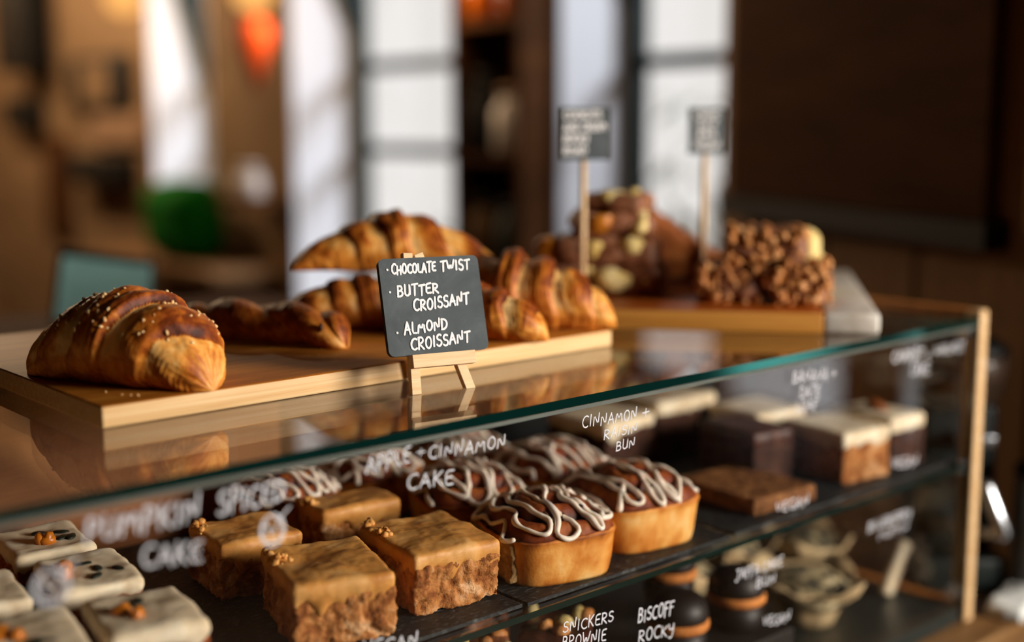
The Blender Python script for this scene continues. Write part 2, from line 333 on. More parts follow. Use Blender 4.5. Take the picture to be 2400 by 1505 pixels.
# ------------------------------------------------------------------ handwriting
def arc(cx, cy, rx, ry, a0, a1, n=10):
    return [(cx+rx*math.cos(math.radians(a0+(a1-a0)*i/n)), cy+ry*math.sin(math.radians(a0+(a1-a0)*i/n))) for i in range(n+1)]
G = {
 'A': (.72, [[(0, 0), (.33, 1)], [(.33, 1), (.68, -.04)], [(.1, .36), (.6, .38)]]),
 'B': (.62, [[(.05, 1), (.05, 0)], [(.05, .98)]+arc(.22, .76, .28, .23, 80, -85)+[(.08, .53)], [(.08, .53)]+arc(.25, .27, .32, .27, 80, -90)+[(.02, 0)]]),
 'C': (.66, [arc(.42, .5, .4, .5, 55, 305, 14)]),
 'D': (.68, [[(.05, 1), (.05, 0)], [(0, .98)]+arc(.15, .5, .5, .48, 80, -80, 12)+[(.02, .02)]]),
 'E': (.6, [[(.55, .98), (.08, .95), (.05, .5), (.06, .03), (.58, .05)], [(.06, .52), (.48, .54)]]),
 'F': (.56, [[(.06, .98), (.05, -.15)], [(.04, .97), (.55, 1)], [(.06, .5), (.45, .54)]]),
 'G': (.68, [arc(.42, .5, .4, .5, 55, 340, 14)+[(.5, .42)]]),
 'H': (.68, [[(.05, 1), (.05, 0)], [(.6, 1), (.6, 0)], [(.05, .5), (.6, .53)]]),
 'I': (.26, [[(.1, 1), (.1, 0)]]),
 'J': (.6, [[(.1, .98), (.6, 1)], [(.42, 1), (.4, .2)]+arc(.2, .1, .2, .22, 0, -160, 8)]),
 'K': (.64, [[(.05, 1), (.05, 0)], [(.58, .98), (.08, .45)], [(.15, .52), (.6, -.02)]]),
 'L': (.5, [[(.06, 1), (.05, .03), (.5, .02)]]),
 'M': (.86, [[(.02, 0), (.12, 1), (.4, .3), (.68, 1), (.8, 0)]]),
 'N': (.72, [[(.05, 0), (.06, 1), (.6, .02), (.63, 1.08)]]),
 'O': (.7, [arc(.34, .5, .32, .5, 100, 465, 18)]),
 'P': (.6, [[(.08, 1), (.04, -.05)], [(.02, .95)]+arc(.22, .72, .32, .27, 80, -95)+[(.06, .44)]]),
 'R': (.66, [[(.06, 1), (.04, 0)], [(.02, .97)]+arc(.22, .74, .32, .25, 80, -95)+[(.1, .47), (.62, -.02)]]),
 'S': (.58, [arc(.3, .76, .25, .24, 40, 250, 9)+arc(.27, .25, .28, .26, 80, -150, 10)]),
 'T': (.62, [[(.0, .97), (.66, 1.02)], [(.33, 1), (.3, -.02)]]),
 'U': (.66, [[(.04, 1), (.05, .4)]+arc(.31, .28, .26, .28, 180, 360, 8)+[(.6, 1), (.6, .1)]]),
 'V': (.66, [[(.0, 1), (.28, 0), (.62, 1.05)]]),
 'W': (.92, [[(.0, 1), (.2, 0), (.45, .7), (.62, 0), (.9, 1.02)]]),
 'X': (.66, [[(0, 1), (.6, 0)], [(.6, 1), (0, 0)]]),
 'Y': (.62, [[(.0, 1), (.05, .6), (.3, .5), (.52, .62)], [(.55, 1), (.5, -.1), (.25, -.3), (.05, -.15)]]),
 '+': (.6, [[(.3, .9), (.28, .1)], [(.02, .5), (.58, .54)]]),
 '*': (.3, [[(.1, .45), (.16, .42)]]),
 ' ': (.4, []),
}
def resample(p, step):
    out = [p[0]]
    for a, b in zip(p, p[1:]):
        d = (b-a).length; n = max(1, int(d/step))
        for i in range(1, n+1): out.append(a.lerp(b, i/n))
    return out
def smooth_line(p, it=2):
    for _ in range(it):
        q = [p[0]]
        for a, b in zip(p, p[1:]): q += [a.lerp(b, .25), a.lerp(b, .75)]
        q.append(p[-1]); p = q
    return p
def write(bb, text, a, b, h, org, ux, uy, nrm, w, seed=1, slant=0.0):
    """strokes of text from baseline point a to b (2-D on the plane), cap height h, pen width w"""
    rnd = random.Random(seed)
    tot = sum(G[c][0]*(1 if c != '*' else 1)+.18 for c in text)-.18
    dx, dy = b[0]-a[0], b[1]-a[1]; x = 0
    for c in text:
        gw, strokes = G[c]
        jit = rnd.uniform(-.06, .06); hs = 1+rnd.uniform(-.1, .1)
        for st in strokes:
            P = []
            st = [Vector((u, v, 0)) for u, v in st]
            st = smooth_line(st, 1 if len(st) < 6 else 0)
            for s_ in st:
                k = (x+s_.x)/tot
                py = (s_.y*hs+jit)*h
                P.append(org + ux*(a[0]+dx*k+slant*py) + uy*(a[1]+dy*k+py))
            P = resample(P, w*1.2)
            rr = [w*.5*(1+.22*noise.noise(p*900)) for p in P]
            bb.tube(P, rr, 8, 0, tuple(nrm), .22)
        x += gw+.18
XA, YA, ZA = Vector((1, 0, 0)), Vector((0, 1, 0)), Vector((0, 0, 1))
GT = [  # words on the front pane: text, x0, z0, x1, z1, cap height, pen width, part name
 [('PUMPKIN', -.392, -.0347, -.307, -.0360, .0175)], [('SPICED', -.291, -.0356, -.235, -.0353, .0165)], [('CAKE', -.352, -.0610, -.306, -.0680, .0150)],
 [('APPLE', -.158, -.0293, -.114, -.0277, .0135), ('+', -.107, -.0245, -.098, -.0254, .0075), ('CINNAMON', -.094, -.0283, -.009, -.0326, .0105), ('CAKE', -.117, -.0505, -.068, -.0547, .0118)],
 [('CINNAMON', .087, -.0304, .161, -.0334, .0098), ('+', .169, -.0336, .179, -.0334, .0095), ('RAISIN', .116, -.0467, .162, -.0467, .0090), ('BUN', .133, -.0601, .159, -.0604, .0092)],
 [('BANANA', .413, -.0316, .479, -.0380, .0128), ('+', .485, -.0360, .497, -.0370, .0095), ('DATE', .427, -.0505, .465, -.0538, .0125), ('LOAF', .420, -.0658, .461, -.0692, .0122)],
 [('CARROT', .612, -.0339, .680, -.0386, .0138), ('+', .690, -.0385, .701, -.0385, .0085), ('WALNUT', .710, -.0370, .780, -.0400, .0125), ('CAKE', .654, -.0556, .697, -.0597, .0145)],
 [('VEGAN', .389, -.1762, .450, -.1789, .0118)], [('VEGAN', .622, -.1683, .679, -.1731, .0125)], [('VEGAN', -.165, -.1830, -.109, -.1888, .0112)],
 [('SNICKERS', .063, -.2253, .131, -.2318, .0105), ('BROWNIE', .062, -.2400, .121, -.2484, .0108)],
 [('BISCOFF', .167, -.2434, .220, -.2470, .0130), ('ROCKY', .168, -.2635, .221, -.2710, .0115)],
 [('JAFFA', .321, -.2365, .362, -.2390, .0112), ('CAKE', .368, -.2385, .404, -.2400, .0108), ('BUN', .358, -.2539, .391, -.2572, .0112)],
 [('BLUEBERRY', .575, -.2379, .670, -.2392, .0118), ('MUFFIN', .599, -.2524, .664, -.2545, .0090)],
 [('VEGAN', .372, -.3040, .421, -.3092, .0110)],
]
for i, grp in enumerate(GT):
    bb = B()
    for (tx, x0, z0, x1, z1, h) in grp:
        write(bb, tx, (x0, z0), (x1, z1), h, Vector((0, -.0004, 0)), XA, ZA, YA, h*.115+.00035, seed=i*7+len(tx), slant=.12)
    o = bb.build('handwriting', MT['chalk2'], front, True); o['label'] = 'white pen words ' + ' '.join(g[0] for g in grp).lower()
def doodle(cx, cz, rx, rz):
    bb = B(); w = .0016
    P = [Vector((cx+x, -.0004, cz+z)) for x, z in arc(0, 0, rx, rz, 60, 425, 26)]
    bb.tube(P, w/2, 8, 0, (0, 1, 0), .22)
    P = [Vector((cx+rx*.85*math.cos(a), -.0004, cz+rz*.8*math.sin(a))) for a in [math.radians(120+i*14) for i in range(24)]]
    bb.tube(P, w/2, 8, 0, (0, 1, 0), .22)
    bb.tube(smooth_line([Vector((cx-rx*.5, -.0004, cz+rz*.45)), Vector((cx-.0002, -.0004, cz-rz*.5)), Vector((cx+rx*.4, -.0004, cz+rz*.5)), Vector((cx+rx*1.5, -.0004, cz+rz*1.25))], 2), w/2, 8, 0, (0, 1, 0), .22)
    return bb.build('leaf_doodle', MT['chalk2'], front, True)
doodle(-.2455, -.0575, .0105, .0125); doodle(-.417, -.0600, .0125, .0125)
# ------------------------------------------------------------------ boards
def board(name, label, sx, sy, sz, loc, rot, mats, bev=.002):
    t = thing(name, label, 'serving board', loc, rot)
    return t
b1 = thing('serving_board', 'long light bamboo board carrying the croissants on the glass top', 'serving board', (-.5, .172, 0))
q = B(); q.box((0, 0, 0), (.805, .438, .0195), bev=.0025)
q.m = [0]*len(q.f)
for i, f in enumerate(q.f):
    zc = sum(q.v[k].z for k in f)/len(f)
    q.m[i] = 1 if zc > .0185 else 0
q.v = [Vector((v.x + (.0 if v.x > .4 else 0), v.y, v.z)) for v in q.v]
# left end is cut so that the visible corner sits at x = -0.302
q.v = [Vector((v.x*(.607/.805)+.198, v.y, v.z)) for v in q.v]
q.build('plank', [MT['bamboo_edge'], MT['oak_top']], b1, True)

E1 = Vector((.632, -.775, 0)); E2 = Vector((.775, .632, 0)); PR = Vector((.597, .0085, 0))
TILT = .030; BH = .026
# local frame: x = along front edge (towards the camera's right), y = backwards, z = up, origin at the front right corner
ang2 = math.atan2(E1.y, E1.x)
Mb = Matrix.Rotation(ang2, 4, 'Z') @ Matrix.Rotation(math.atan(TILT), 4, 'X')
def on2(x, y, z=0):
    """point on the second board's top, x along front edge (0 right end, negative left), y backwards"""
    return PR + (Mb @ Vector((x, y, BH+z)))
b2 = thing('serving_board', 'wood and white marble board under the rocky road, overlapping the end rail', 'serving board', PR)
b2.rotation_euler = Mb.to_euler()
q = B(); q.box((-.447, 0, 0), (-.0665, .385, BH), bev=.002)
for i, f in enumerate(q.f):
    q.m[i] = 1 if sum(q.v[k].z for k in f)/len(f) > BH-.0008 else 0
q.build('wood_section', [MT['acacia_edge'], MT['acacia']], b2, True)
q = B(); q.box((-.0661, 0, 0), (0, .385, BH), bev=.005); o = q.build('marble_section', MT['marble'], b2, True); o['label'] = 'white marble end strip'
rot2 = b2.rotation_euler

# ------------------------------------------------------------------ pastry builders
def croissant_mesh(Ln, R, bend, nseg, seed, helix=.10, flat=.86, nu=200, nv=64, step=.10, tipr=.16, power=2.0, powl=None, off=.5, pk=1.0):
    """crescent along local X, resting on z=0, tips bent towards -Y by 'bend'"""
    vs, fs, bake, stripe = [], [], [], []
    powl = powl or power
    for i in range(nu+1):
        t_ = -1+2*i/nu
        s = math.sin(math.pi/2*t_)*.35+t_*.65 if abs(t_) < 1 else t_
        pw = power if s > 0 else powl
        prof = (max(0, 1-abs(s)**pw))**.66*(1-tipr)+tipr*(max(0, 1-abs(s)**9))**.5
        cx = Ln/2*s; cy = -bend*s*s
        tx, ty = Ln/2, -2*bend*s
        tl = math.hypot(tx, ty); tx /= tl; ty /= tl
        nx, ny = -ty, tx
        for j in range(nv):
            th = 2*math.pi*j/nv
            ct, st = math.cos(th), math.sin(th)        # ct: sideways, st: up
            sg_ = 1 if s > 0 else -1
            # layer edges wrap obliquely; their spacing and slant wander
            hl = helix*math.sin(th+.6)+.05*noise.noise(Vector((s*3, ct, st+seed)))
            ss = abs(s+hl*.9+.03*noise.noise(Vector((s*6, ct*1.2, st*1.2+seed*3)))) 
            ph = (ss**.88*nseg/2+off+.12*noise.noise(Vector((seed, s*2.5, 0))))
            fr = ph-math.floor(ph)
            saw = sstep(.05, .7, fr)*(1-sstep(.86, 1.0, fr)*.95)
            amp = step*(1-sstep(.78, .92, abs(s)))*(.25+.75*max(0, st+.5)/1.5)
            r = R*prof*(1-amp*.7+amp*1.25*saw)
            lay = math.floor(ph)
            strn = noise.noise(Vector((fr*22+lay*5, th*.9+lay, seed)))+.5*noise.noise(Vector((fr*50, th*1.5, seed+lay)))
            r += R*.016*strn*(1-sstep(.85, .95, abs(s)))
            r += R*.09*fbm((s*2.2, ct*1.2, st*1.2), 1.7, seed)
            z = st*r*flat; y = ct*r*1.04
            zc = R*prof*flat*.82
            zz = zc+z
            if zz < .0: zz = zz*.12
            vs.append((cx+nx*y, cy+ny*y, max(0, zz)))
            top = max(0, st)
            wob = fr+.16*noise.noise(Vector((s*4, th*.7, seed+2)))
            pale = (1-sstep(.18, .50, wob))*sstep(-.5, .2, st)*(.55+.6*noise.noise(Vector((lay*3.3, th*.8, seed+8)))+.25)
            pat = fbm((s*5, ct*1.6, st*1.6), 2.4, seed+5, 5, .6)
            bk = .36+.30*sstep(.35, .7, wob)*(.35+.65*top)+.10*top-.58*pale*pk*(1-.55*sstep(.5, .72, abs(s)))+.42*pat
            tp = sstep(.80, .93, abs(s)); bk += .25*sstep(.86, 1.0, fr)*(.3+.7*top)*(1-tp); bk = bk*(1-tp)+tp*(.40+.5*pat)
            bk += .14*sstep(.7, 1.0, abs(s))*noise.noise(Vector((s*7, ct, seed)))
            if st < -.1: bk = bk*.6+.22
            bake.append(bk); stripe.append(strn*(1 if pale > .15 else .35)*(1-tp))
    for i in range(nu):
        for j in range(nv):
            k = (j+1) % nv; fs.append((i*nv+j, (i+1)*nv+j, (i+1)*nv+k, i*nv+k))
    fs.append(tuple(range(nv))); fs.append(tuple(reversed(range(nu*nv, (nu+1)*nv))))
    return vs, fs, {'bake': bake, 'stripe': stripe}
def chunk(bb, c, r, seed, sq=(1, 1, 1), n=2, amp=.3, rot=0, mi=0, flat=False):
    bm = bmesh.new(); bmesh.ops.create_icosphere(bm, subdivisions=n, radius=1)
    R3 = Euler((0, 0, rot) if flat else (rot*1.3, rot*.7, rot)).to_matrix()
    vs = []
    for v in bm.verts:
        p = v.co*(1+amp*noise.noise(v.co*1.4+Vector((seed*3.1, seed, 0))))
        vs.append(Vector(c)+R3 @ Vector((p.x*r*sq[0], p.y*r*sq[1], p.z*r*sq[2])))
    bb.add(vs, [[v.index for v in f.verts] for f in bm.faces], mi); bm.free()
def rough_block(sx, sy, sz, res=.004, rnd=.004, amp=.002, nsc=60, seed=0, taper=0, drip=None, lump=0):
    """box with rounded arrises and crumbly faces, centred in x,y, standing on z=0"""
    nx, ny, nz = max(3, int(sx/res)), max(3, int(sy/res)), max(2, int(sz/res))
    idx, vs, fs = {}, [], []
    def vert(i, j, k):
        key = (i, j, k)
        if key not in idx:
            p = Vector((-sx/2+sx*i/nx, -sy/2+sy*j/ny, -sz/2+sz*k/nz))
            c = Vector((max(-sx/2+rnd, min(sx/2-rnd, p.x)), max(-sy/2+rnd, min(sy/2-rnd, p.y)), max(-sz/2+rnd, min(sz/2-rnd, p.z))))
            d = p-c; nrm = d.normalized() if d.length > 1e-9 else Vector((0, 0, 1))
            if d.length > rnd: p = c+nrm*rnd
            n = fbm(p, nsc, seed, 4, .6)
            p = p + nrm*(amp*n + lump*fbm(p, nsc*.25, seed+9, 2))
            if taper: p.x *= 1+taper*(p.z/sz); p.y *= 1+taper*(p.z/sz)
            if drip and k == 0:
                p.z -= drip*max(0, .35+noise.noise(Vector((p.x*70, p.y*70, seed))))
            p.z += sz/2
            if not drip: p.z = max(0.0, p.z)
            idx[key] = len(vs); vs.append(p)
        return idx[key]
    for k, flip in ((0, True), (nz, False)):
        for i in range(nx):
            for j in range(ny):
                f = (vert(i, j, k), vert(i+1, j, k), vert(i+1, j+1, k), vert(i, j+1, k)); fs.append(f[::-1] if flip else f)
    for j, flip in ((0, False), (ny, True)):
        for i in range(nx):
            for k in range(nz):
                f = (vert(i, j, k), vert(i+1, j, k), vert(i+1, j, k+1), vert(i, j, k+1)); fs.append(f[::-1] if flip else f)
    for i, flip in ((0, True), (nx, False)):
        for j in range(ny):
            for k in range(nz):
                f = (vert(i, j, k), vert(i, j+1, k), vert(i, j+1, k+1), vert(i, j, k+1)); fs.append(f[::-1] if flip else f)
    return vs, fs

# ---- the seeded croissant at the left
def make_croissant(label, loc, rotz, Ln, R, bend, nseg, seed, mat, tilt=(0, 0), **kw):
    t = thing('croissant', label, 'croissant', loc, (tilt[0], tilt[1], rotz), 'croissants on the bamboo board')
    v, f, a = croissant_mesh(Ln, R, bend, nseg, seed, **kw)
    mesh('crust', v, f, mat, t, True, None, a)
    return t, v
ct, cv = make_croissant('large croissant sprinkled with chopped nuts at the left end of the bamboo board', (-.2325, .268, .0196), math.radians(-65), .212, .0490, .016, 4.4, 3, MT['crust'], helix=-.19, flat=.92, step=.17, power=2.4, powl=1.45, tipr=.20, off=.42, nu=260, nv=88)
bb = B(); rnd = random.Random(5)
up = [v for v in cv if v[2] > .042]
for k in range(150):
    v = Vector(rnd.choice(up))
    if noise.noise(Vector((v[0]*38, v[1]*38, 2.2))) < -.08: continue
    chunk(bb, v, rnd.uniform(.0014, .0032), k, (1, rnd.uniform(.6, 1), .55), 1, .4, rnd.uniform(0, 6))
for k in range(5): chunk(bb, (rnd.uniform(-.06, .08), -.06+rnd.uniform(-.01, .01), .001), .0013, k+200, (1, .8, .6), 1, .4)
o = bb.build('chopped_nuts', MT['nut'], ct, True); o['kind'] = 'stuff'

# ---- the pile behind the sign
make_croissant('plain golden croissant on top of the pile behind the chalkboard sign', (.172, .400, .080), math.radians(-40), .245, .041, .030, 5.4, 11, MT['crust'], tilt=(.0, .02), helix=.14, flat=.95, step=.12, tipr=.08, power=1.3, pk=.45)
make_croissant('dark brown croissant at the bottom left of the pile', (.112, .375, .0196), math.radians(-42), .200, .034, .02, 6, 21, MT['crust_dark'], helix=.1, flat=.95, step=.12, tipr=.3, pk=.4)
make_croissant('croissant with its ridged tip reaching the right end of the bamboo board', (.250, .275, .0196), math.radians(-62), .235, .046, -.016, 6.2, 31, MT['crust'], helix=.05, flat=1.0, step=.20, tipr=.30, power=1.35, pk=.75)
make_croissant('croissant half hidden by the chalkboard with a short pale tip beside it', (.158, .236, .0196), math.radians(-70), .165, .033, -.01, 5.5, 41, MT['crust'], helix=.05, flat=.95, step=.2, tipr=.34, power=1.7)

# ---- chocolate twist
def twist_mesh(Ln, R, turns, seed, nu=150, nv=40):
    vs, fs, bake, st_ = [], [], [], []
    for i in range(nu+1):
        s = -1+2*i/nu
        prof = (max(0, 1-abs(s)**7))**.5
        for j in range(nv):
            th = 2*math.pi*j/nv; a = th-turns*math.pi*s
            lobes = abs(math.cos(a))**.8
            r = R*prof*(.62+.46*lobes)*(1+.12*fbm((s*3, math.cos(th), math.sin(th)), 1.6, seed))
            z = math.sin(th)*r*.92; y = math.cos(th)*r*1.1
            zz = R*.8*prof+z
            if zz < 0: zz *= .1
            vs.append((Ln/2*s, y+.006*math.sin(s*3), max(0, zz)))
            up = max(0, math.sin(th))
            bk = .5+.35*fbm((s*4, math.cos(th), math.sin(th)), 2.2, seed+3)+.25*up*lobes-.18*(1-lobes)
            if s > .86: bk -= .12*(1-up)
            bake.append(bk); st_.append(noise.noise(Vector((a*5, s*3, seed))))
    for i in range(nu):
        for j in range(nv):
            k = (j+1) % nv; fs.append((i*nv+j, (i+1)*nv+j, (i+1)*nv+k, i*nv+k))
    fs.append(tuple(range(nv))); fs.append(tuple(reversed(range(nu*nv, (nu+1)*nv))))
    return vs, fs, {'bake': bake, 'stripe': st_}
tt = thing('pastry_twist', 'flat brown chocolate twist lying between the nutty croissant and the sign', 'pastry', (-.028, .375, .0196), (0, 0, math.radians(-72)))
v, f, a = twist_mesh(.225, .0245, 1.5, 3)
mesh('crust', v, f, MT['crust_dark'], tt, True, None, a)
bb = B()
for k in range(16):
    rr = random.Random(k); s = rr.uniform(-.7, .9)
    chunk(bb, (s*.11, -.012+rr.uniform(-.006, .006), .020+rr.uniform(-.004, .006)), .0042, k, (1.5, 1, .7), 1, .4, k)
o = bb.build('chocolate_filling', MT['choc'], tt, True); o['kind'] = 'stuff'

# ------------------------------------------------------------------ mini easel and chalkboard
ang, tilt, roll = math.radians(-11.25), math.radians(15.87), math.radians(-.8)
ax = Vector((math.cos(ang), math.sin(ang), 0)); bk = Vector((-math.sin(ang), math.cos(ang), 0))
up = ZA*math.cos(tilt)+bk*math.sin(tilt)
ax2 = ax*math.cos(roll)+up*math.sin(roll); up2 = -ax*math.sin(roll)+up*math.cos(roll); nb = ax2.cross(up2)*-1   # nb points backwards
Os = Vector((.0047, .1074, .0364))
Ms = Matrix(((ax2.x, nb.x, up2.x, Os.x), (ax2.y, nb.y, up2.y, Os.y), (ax2.z, nb.z, up2.z, Os.z), (0, 0, 0, 1)))
sg = thing('chalkboard_sign', 'small dark chalkboard listing chocolate twist, butter croissant and almond croissant', 'sign')
sg.matrix_world = Ms
w, h, th, cr = .1055, .0926, .0052, .006
def rrect(w, h, r, n=6):
    p = []
    for cx, cy, a0 in ((w/2-r, h-r, 0), (-w/2+r, h-r, 90), (-w/2+r, r, 180), (w/2-r, r, 270)):
        for i in range(n+1):
            a = math.radians(a0+90*i/n); p.append((cx+r*math.cos(a), cy+r*math.sin(a)))
    return p
p = rrect(w, h, cr); n = len(p)
vs = [(x, 0, z) for x, z in p]+[(x, th, z) for x, z in p]
fs = [tuple(range(n))[::-1], tuple(range(n, 2*n))]+[(i, (i+1) % n, n+(i+1) % n, n+i) for i in range(n)]
mesh('slate_panel', vs, fs, [MT['chalkboard'], MT['chalk_edge']], sg, False, [0, 1]+[1]*n)
bb = B()
def sw(tx, x0, z0, x1, z1, hh, sd, sl=.08):
    write(bb, tx, (x0, z0), (x1, z1), hh, Vector((0, -.0004, 0)), XA, ZA, YA, .0023, sd, sl)
sw('*', -.0455, .0795, -.0440, .0795, .006, 1); sw('CHOCOLATE', -.0405, .0775, .0055, .0785, .0085, 2); sw('TWIST', .0110, .0785, .0420, .0795, .0095, 3)
sw('*', -.0455, .0585, -.0440, .0585, .006, 4); sw('BUTTER', -.0375, .0560, .0055, .0575, .0095, 5)
sw('CROISSANT', -.0225, .0415, .0365, .0460, .0100, 6)
sw('*', -.0430, .0195, -.0415, .0195, .007, 7); sw('ALMOND', -.0350, .0205, .0100, .0225, .0100, 8)
sw('CROISSANT', -.0300, .0050, .0325, .0090, .0105, 9)
bb.build('handwriting', MT['chalk'], sg, True)
# easel frame in the sign's tilted frame; feet reach the glass
es = thing('mini_easel', 'tiny pale pine easel holding the chalkboard on the glass top', 'easel')
es.matrix_world = Ms
def foot_z(x, y):   # local z where the plane z_world = 0 is met
    return -(Os.z + ax2.z*x + nb.z*y)/up2.z
def bar(x0, z0, x1, z1, wd, y0, y1, name, cut=True):
    """flat bar between two points of the easel plane"""
    d = Vector((x1-x0, 0, z1-z0)).normalized(); s_ = Vector((d.z, 0, -d.x))*wd/2
    P = [Vector((x0, 0, z0)), Vector((x1, 0, z1))]
    vs = []
    for k, p_ in enumerate(P):
        for sg_ in (-1, 1):
            for y in (y0, y1):
                v = p_+s_*sg_+Vector((0, y, 0))
                if k == 0 and cut:
                    # slide along the bar down to the glass
                    zt = foot_z(v.x, v.y); v = v + d*((zt-v.z)/d.z) if abs(d.z) > 1e-6 else v
                vs.append(v)
    fs = [(0, 1, 3, 2), (4, 6, 7, 5), (0, 4, 5, 1), (2, 3, 7, 6), (0, 2, 6, 4), (1, 5, 7, 3)]
    bm = bmesh.new(); bv = [bm.verts.new(v) for v in vs]
    for f_ in fs: bm.faces.new([bv[i] for i in f_])
    bmesh.ops.recalc_face_normals(bm, faces=bm.faces[:])
    bmesh.ops.bevel(bm, geom=bm.edges[:], offset=.0004, segments=1, affect='EDGES')
    me = bpy.data.meshes.new(name); bm.to_mesh(me); bm.free(); me.materials.append(MT['pine'])
    o = bpy.data.objects.new(name, me); COL.objects.link(o); o.parent = es; return o
bar(-.0265, -.03, -.0185, .0985, .0098, th+.0002, th+.0072, 'leg')
bar(.0290, -.03, -.0075, .0975, .0098, th+.0002, th+.0072, 'leg')
bar(-.0320, -.0062, .0345, -.0062, .0125, -.0055, th+.0001, 'ledge', False)
bar(-.0100, .030, .0100, .030, .009, th+.0074, th+.012, 'crossbar', False)
# back prop: leans the other way, from top down to the glass behind
q = B(); P0 = Ms @ Vector((-.012, th+.011, .093)); P1 = Vector((.020, .178, 0)) ; P1 = Vector((P0.x+.012, P0.y+.018, .0))
Mi = Ms.inverted()
q.tube([Mi @ (P1+ZA*.0045), Mi @ P0], .0038, 6); q.build('back_prop', MT['pine'], es)

# ------------------------------------------------------------------ items on the wood and marble board
def rocky(label, loc, rot, sx, sy, sz, seed, chips, group):
    t = thing('rocky_road', label, 'rocky road', loc, rot, group)
    v, f = rough_block(sx, sy, sz, .005, .012, .010, 26, seed, lump=.006)
    mesh('chocolate_base', v, f, MT['choc_milk'], t)
    rr = random.Random(seed)
    for k, (x, y, z, r, sq, ro, mt) in enumerate(chips):
        bb = B(); chunk(bb, (x, y, z), r, seed+k, sq, 3, .25, ro)
        bb.build('biscuit_chunk' if mt == 'biscuit' else 'honeycomb_chunk', MT[mt], t, True)
    return t
gR = 'pieces of rocky road in the tall stack'
base = on2(-.225, .105)
def rk(dx, dy, z, sx, sy, sz, seed, chips, lab, rz=.0):
    dx -= .016
    pz = on2(-.318+dx, .145+dy, z)
    return rocky(lab, pz, (rot2.x, rot2.y, rot2.z+rz), sx, sy, sz, seed, chips, gR)
rk(-.006, 0, .001, .150, .098, .040, 3, [(.012, -.046, .020, .020, (1.25, .6, .8), .3, 'biscuit'), (.052, -.035, .022, .017, (.7, .8, 1.1), .2, 'biscuit'), (-.070, -.03, .022, .014, (1, .8, .8), 0, 'honey'), (-.02, -.044, .03, .010, (1, .7, .8), .4, 'biscuit')], 'bottom piece of the rocky road stack with a big pale biscuit chunk in front')
rk(-.006, .0, .040, .134, .092, .036, 5, [(.036, -.040, .024, .017, (1.1, .7, .9), .7, 'biscuit'), (-.016, -.044, .018, .015, (.8, .6, 1.2), .4, 'biscuit'), (-.074, -.022, .018, .020, (1.1, .9, .9), .2, 'honey')], 'lower middle rocky road piece with an orange honeycomb chunk sticking out left')
rk(.0, .002, .0755, .110, .085, .034, 7, [(.034, -.034, .020, .017, (.7, .6, 1.3), -.6, 'biscuit'), (-.018, -.040, .018, .015, (1.0, .6, 1.1), .5, 'honey'), (-.048, -.01, .02, .012, (1, 1, 1), .2, 'honey')], 'upper middle rocky road piece between two chunky layers of the stack', .15)
rk(.006, .004, .108, .084, .070, .024, 9, [(.0, -.020, .018, .018, (1.3, .9, .6), .2, 'biscuit'), (.026, -.006, .016, .014, (1, 1, .8), .9, 'biscuit'), (-.030, -.012, .013, .011, (1, 1, .9), .2, 'biscuit')], 'topmost rocky road piece of the tall stack', -.2)

def cluster(label, x, y, z, sx, sy, sz, seed):
    t = thing('granola_cluster', label, 'cereal bake', on2(x, y, z), (rot2.x, rot2.y, rot2.z), 'knobbly chocolate cereal bakes on the marble end')
    v, f = rough_block(sx, sy, sz, .005, .014, .014, 34, seed, lump=.008)
    mesh('chocolate_base', v, f, MT['choc_milk'], t)
    rr = random.Random(seed); bb = B(); n = 0
    while n < 130:
        u, v_, w_ = rr.uniform(-1, 1), rr.uniform(-1, 1), rr.uniform(.05, 1)
        p = Vector((u*sx/2, v_*sy/2, w_*sz)); 
        fx = rr.choice((0, 0, 1, 2))
        if fx == 0: p.y = -sy/2+rr.uniform(-.003, .006)
        elif fx == 1: p.x = rr.choice((-1, 1))*(sx/2-rr.uniform(-.002, .006))
        else: p.z = sz-rr.uniform(0, .004)
        chunk(bb, p, rr.uniform(.004, .0085), seed+n, (1, rr.uniform(.6, 1), rr.uniform(.6, 1)), 1, .5, rr.uniform(0, 6)); n += 1
    o = bb.build('cereal_pieces', MT['cereal'], t, True); o['kind'] = 'stuff'
    return t
cluster('bottom left knobbly cereal bake of the right-hand pile', -.178, .095, .001, .075, .08, .046, 13)
cluster('bottom right knobbly cereal bake beside the marble strip', -.092, .085, .001, .072, .08, .048, 17)
cluster('top knobbly cereal bake of the right-hand pile', -.134, .098, .0475, .094, .075, .044, 23)
t = thing('granola_cluster', 'pale knobbly cereal piece showing behind the right-hand pile', 'cereal bake', on2(-.085, .165, .001), tuple(rot2), 'knobbly chocolate cereal bakes on the marble end')
v, f = rough_block(.05, .05, .085, .005, .018, .012, 34, 41, lump=.006); mesh('oat_base', v, f, MT['biscuit'], t)
# wedge-shaped brown loaf behind the stack
t = thing('cake_loaf', 'smooth brown loaf slice sloping down behind the rocky road stack', 'cake', on2(-.262, .285, .001), (rot2.x, rot2.y, rot2.z+.1))
bm = bmesh.new()
v, f = rough_block(.16, .10, .10, .006, .008, .003, 50, 8)
v = [Vector((p.x, p.y, p.z*(1.0 if p.x < -.03 else max(.28, 1-(p.x+.03)*7.0)))) for p in v]
mesh('crumb', v, f, MT['loaf'], t)
bb = B()
for k in range(14):
    rr = random.Random(k+60); x_ = rr.uniform(-.06, .02); chunk(bb, (x_, rr.uniform(-.04, .04), .099 if x_ < -.03 else .1*(1-(x_+.03)*7)), .005, k, (1, 1, .6), 1, .5, k)
o = bb.build('chocolate_flakes', MT['choc_milk'], t, True); o['kind'] = 'stuff'

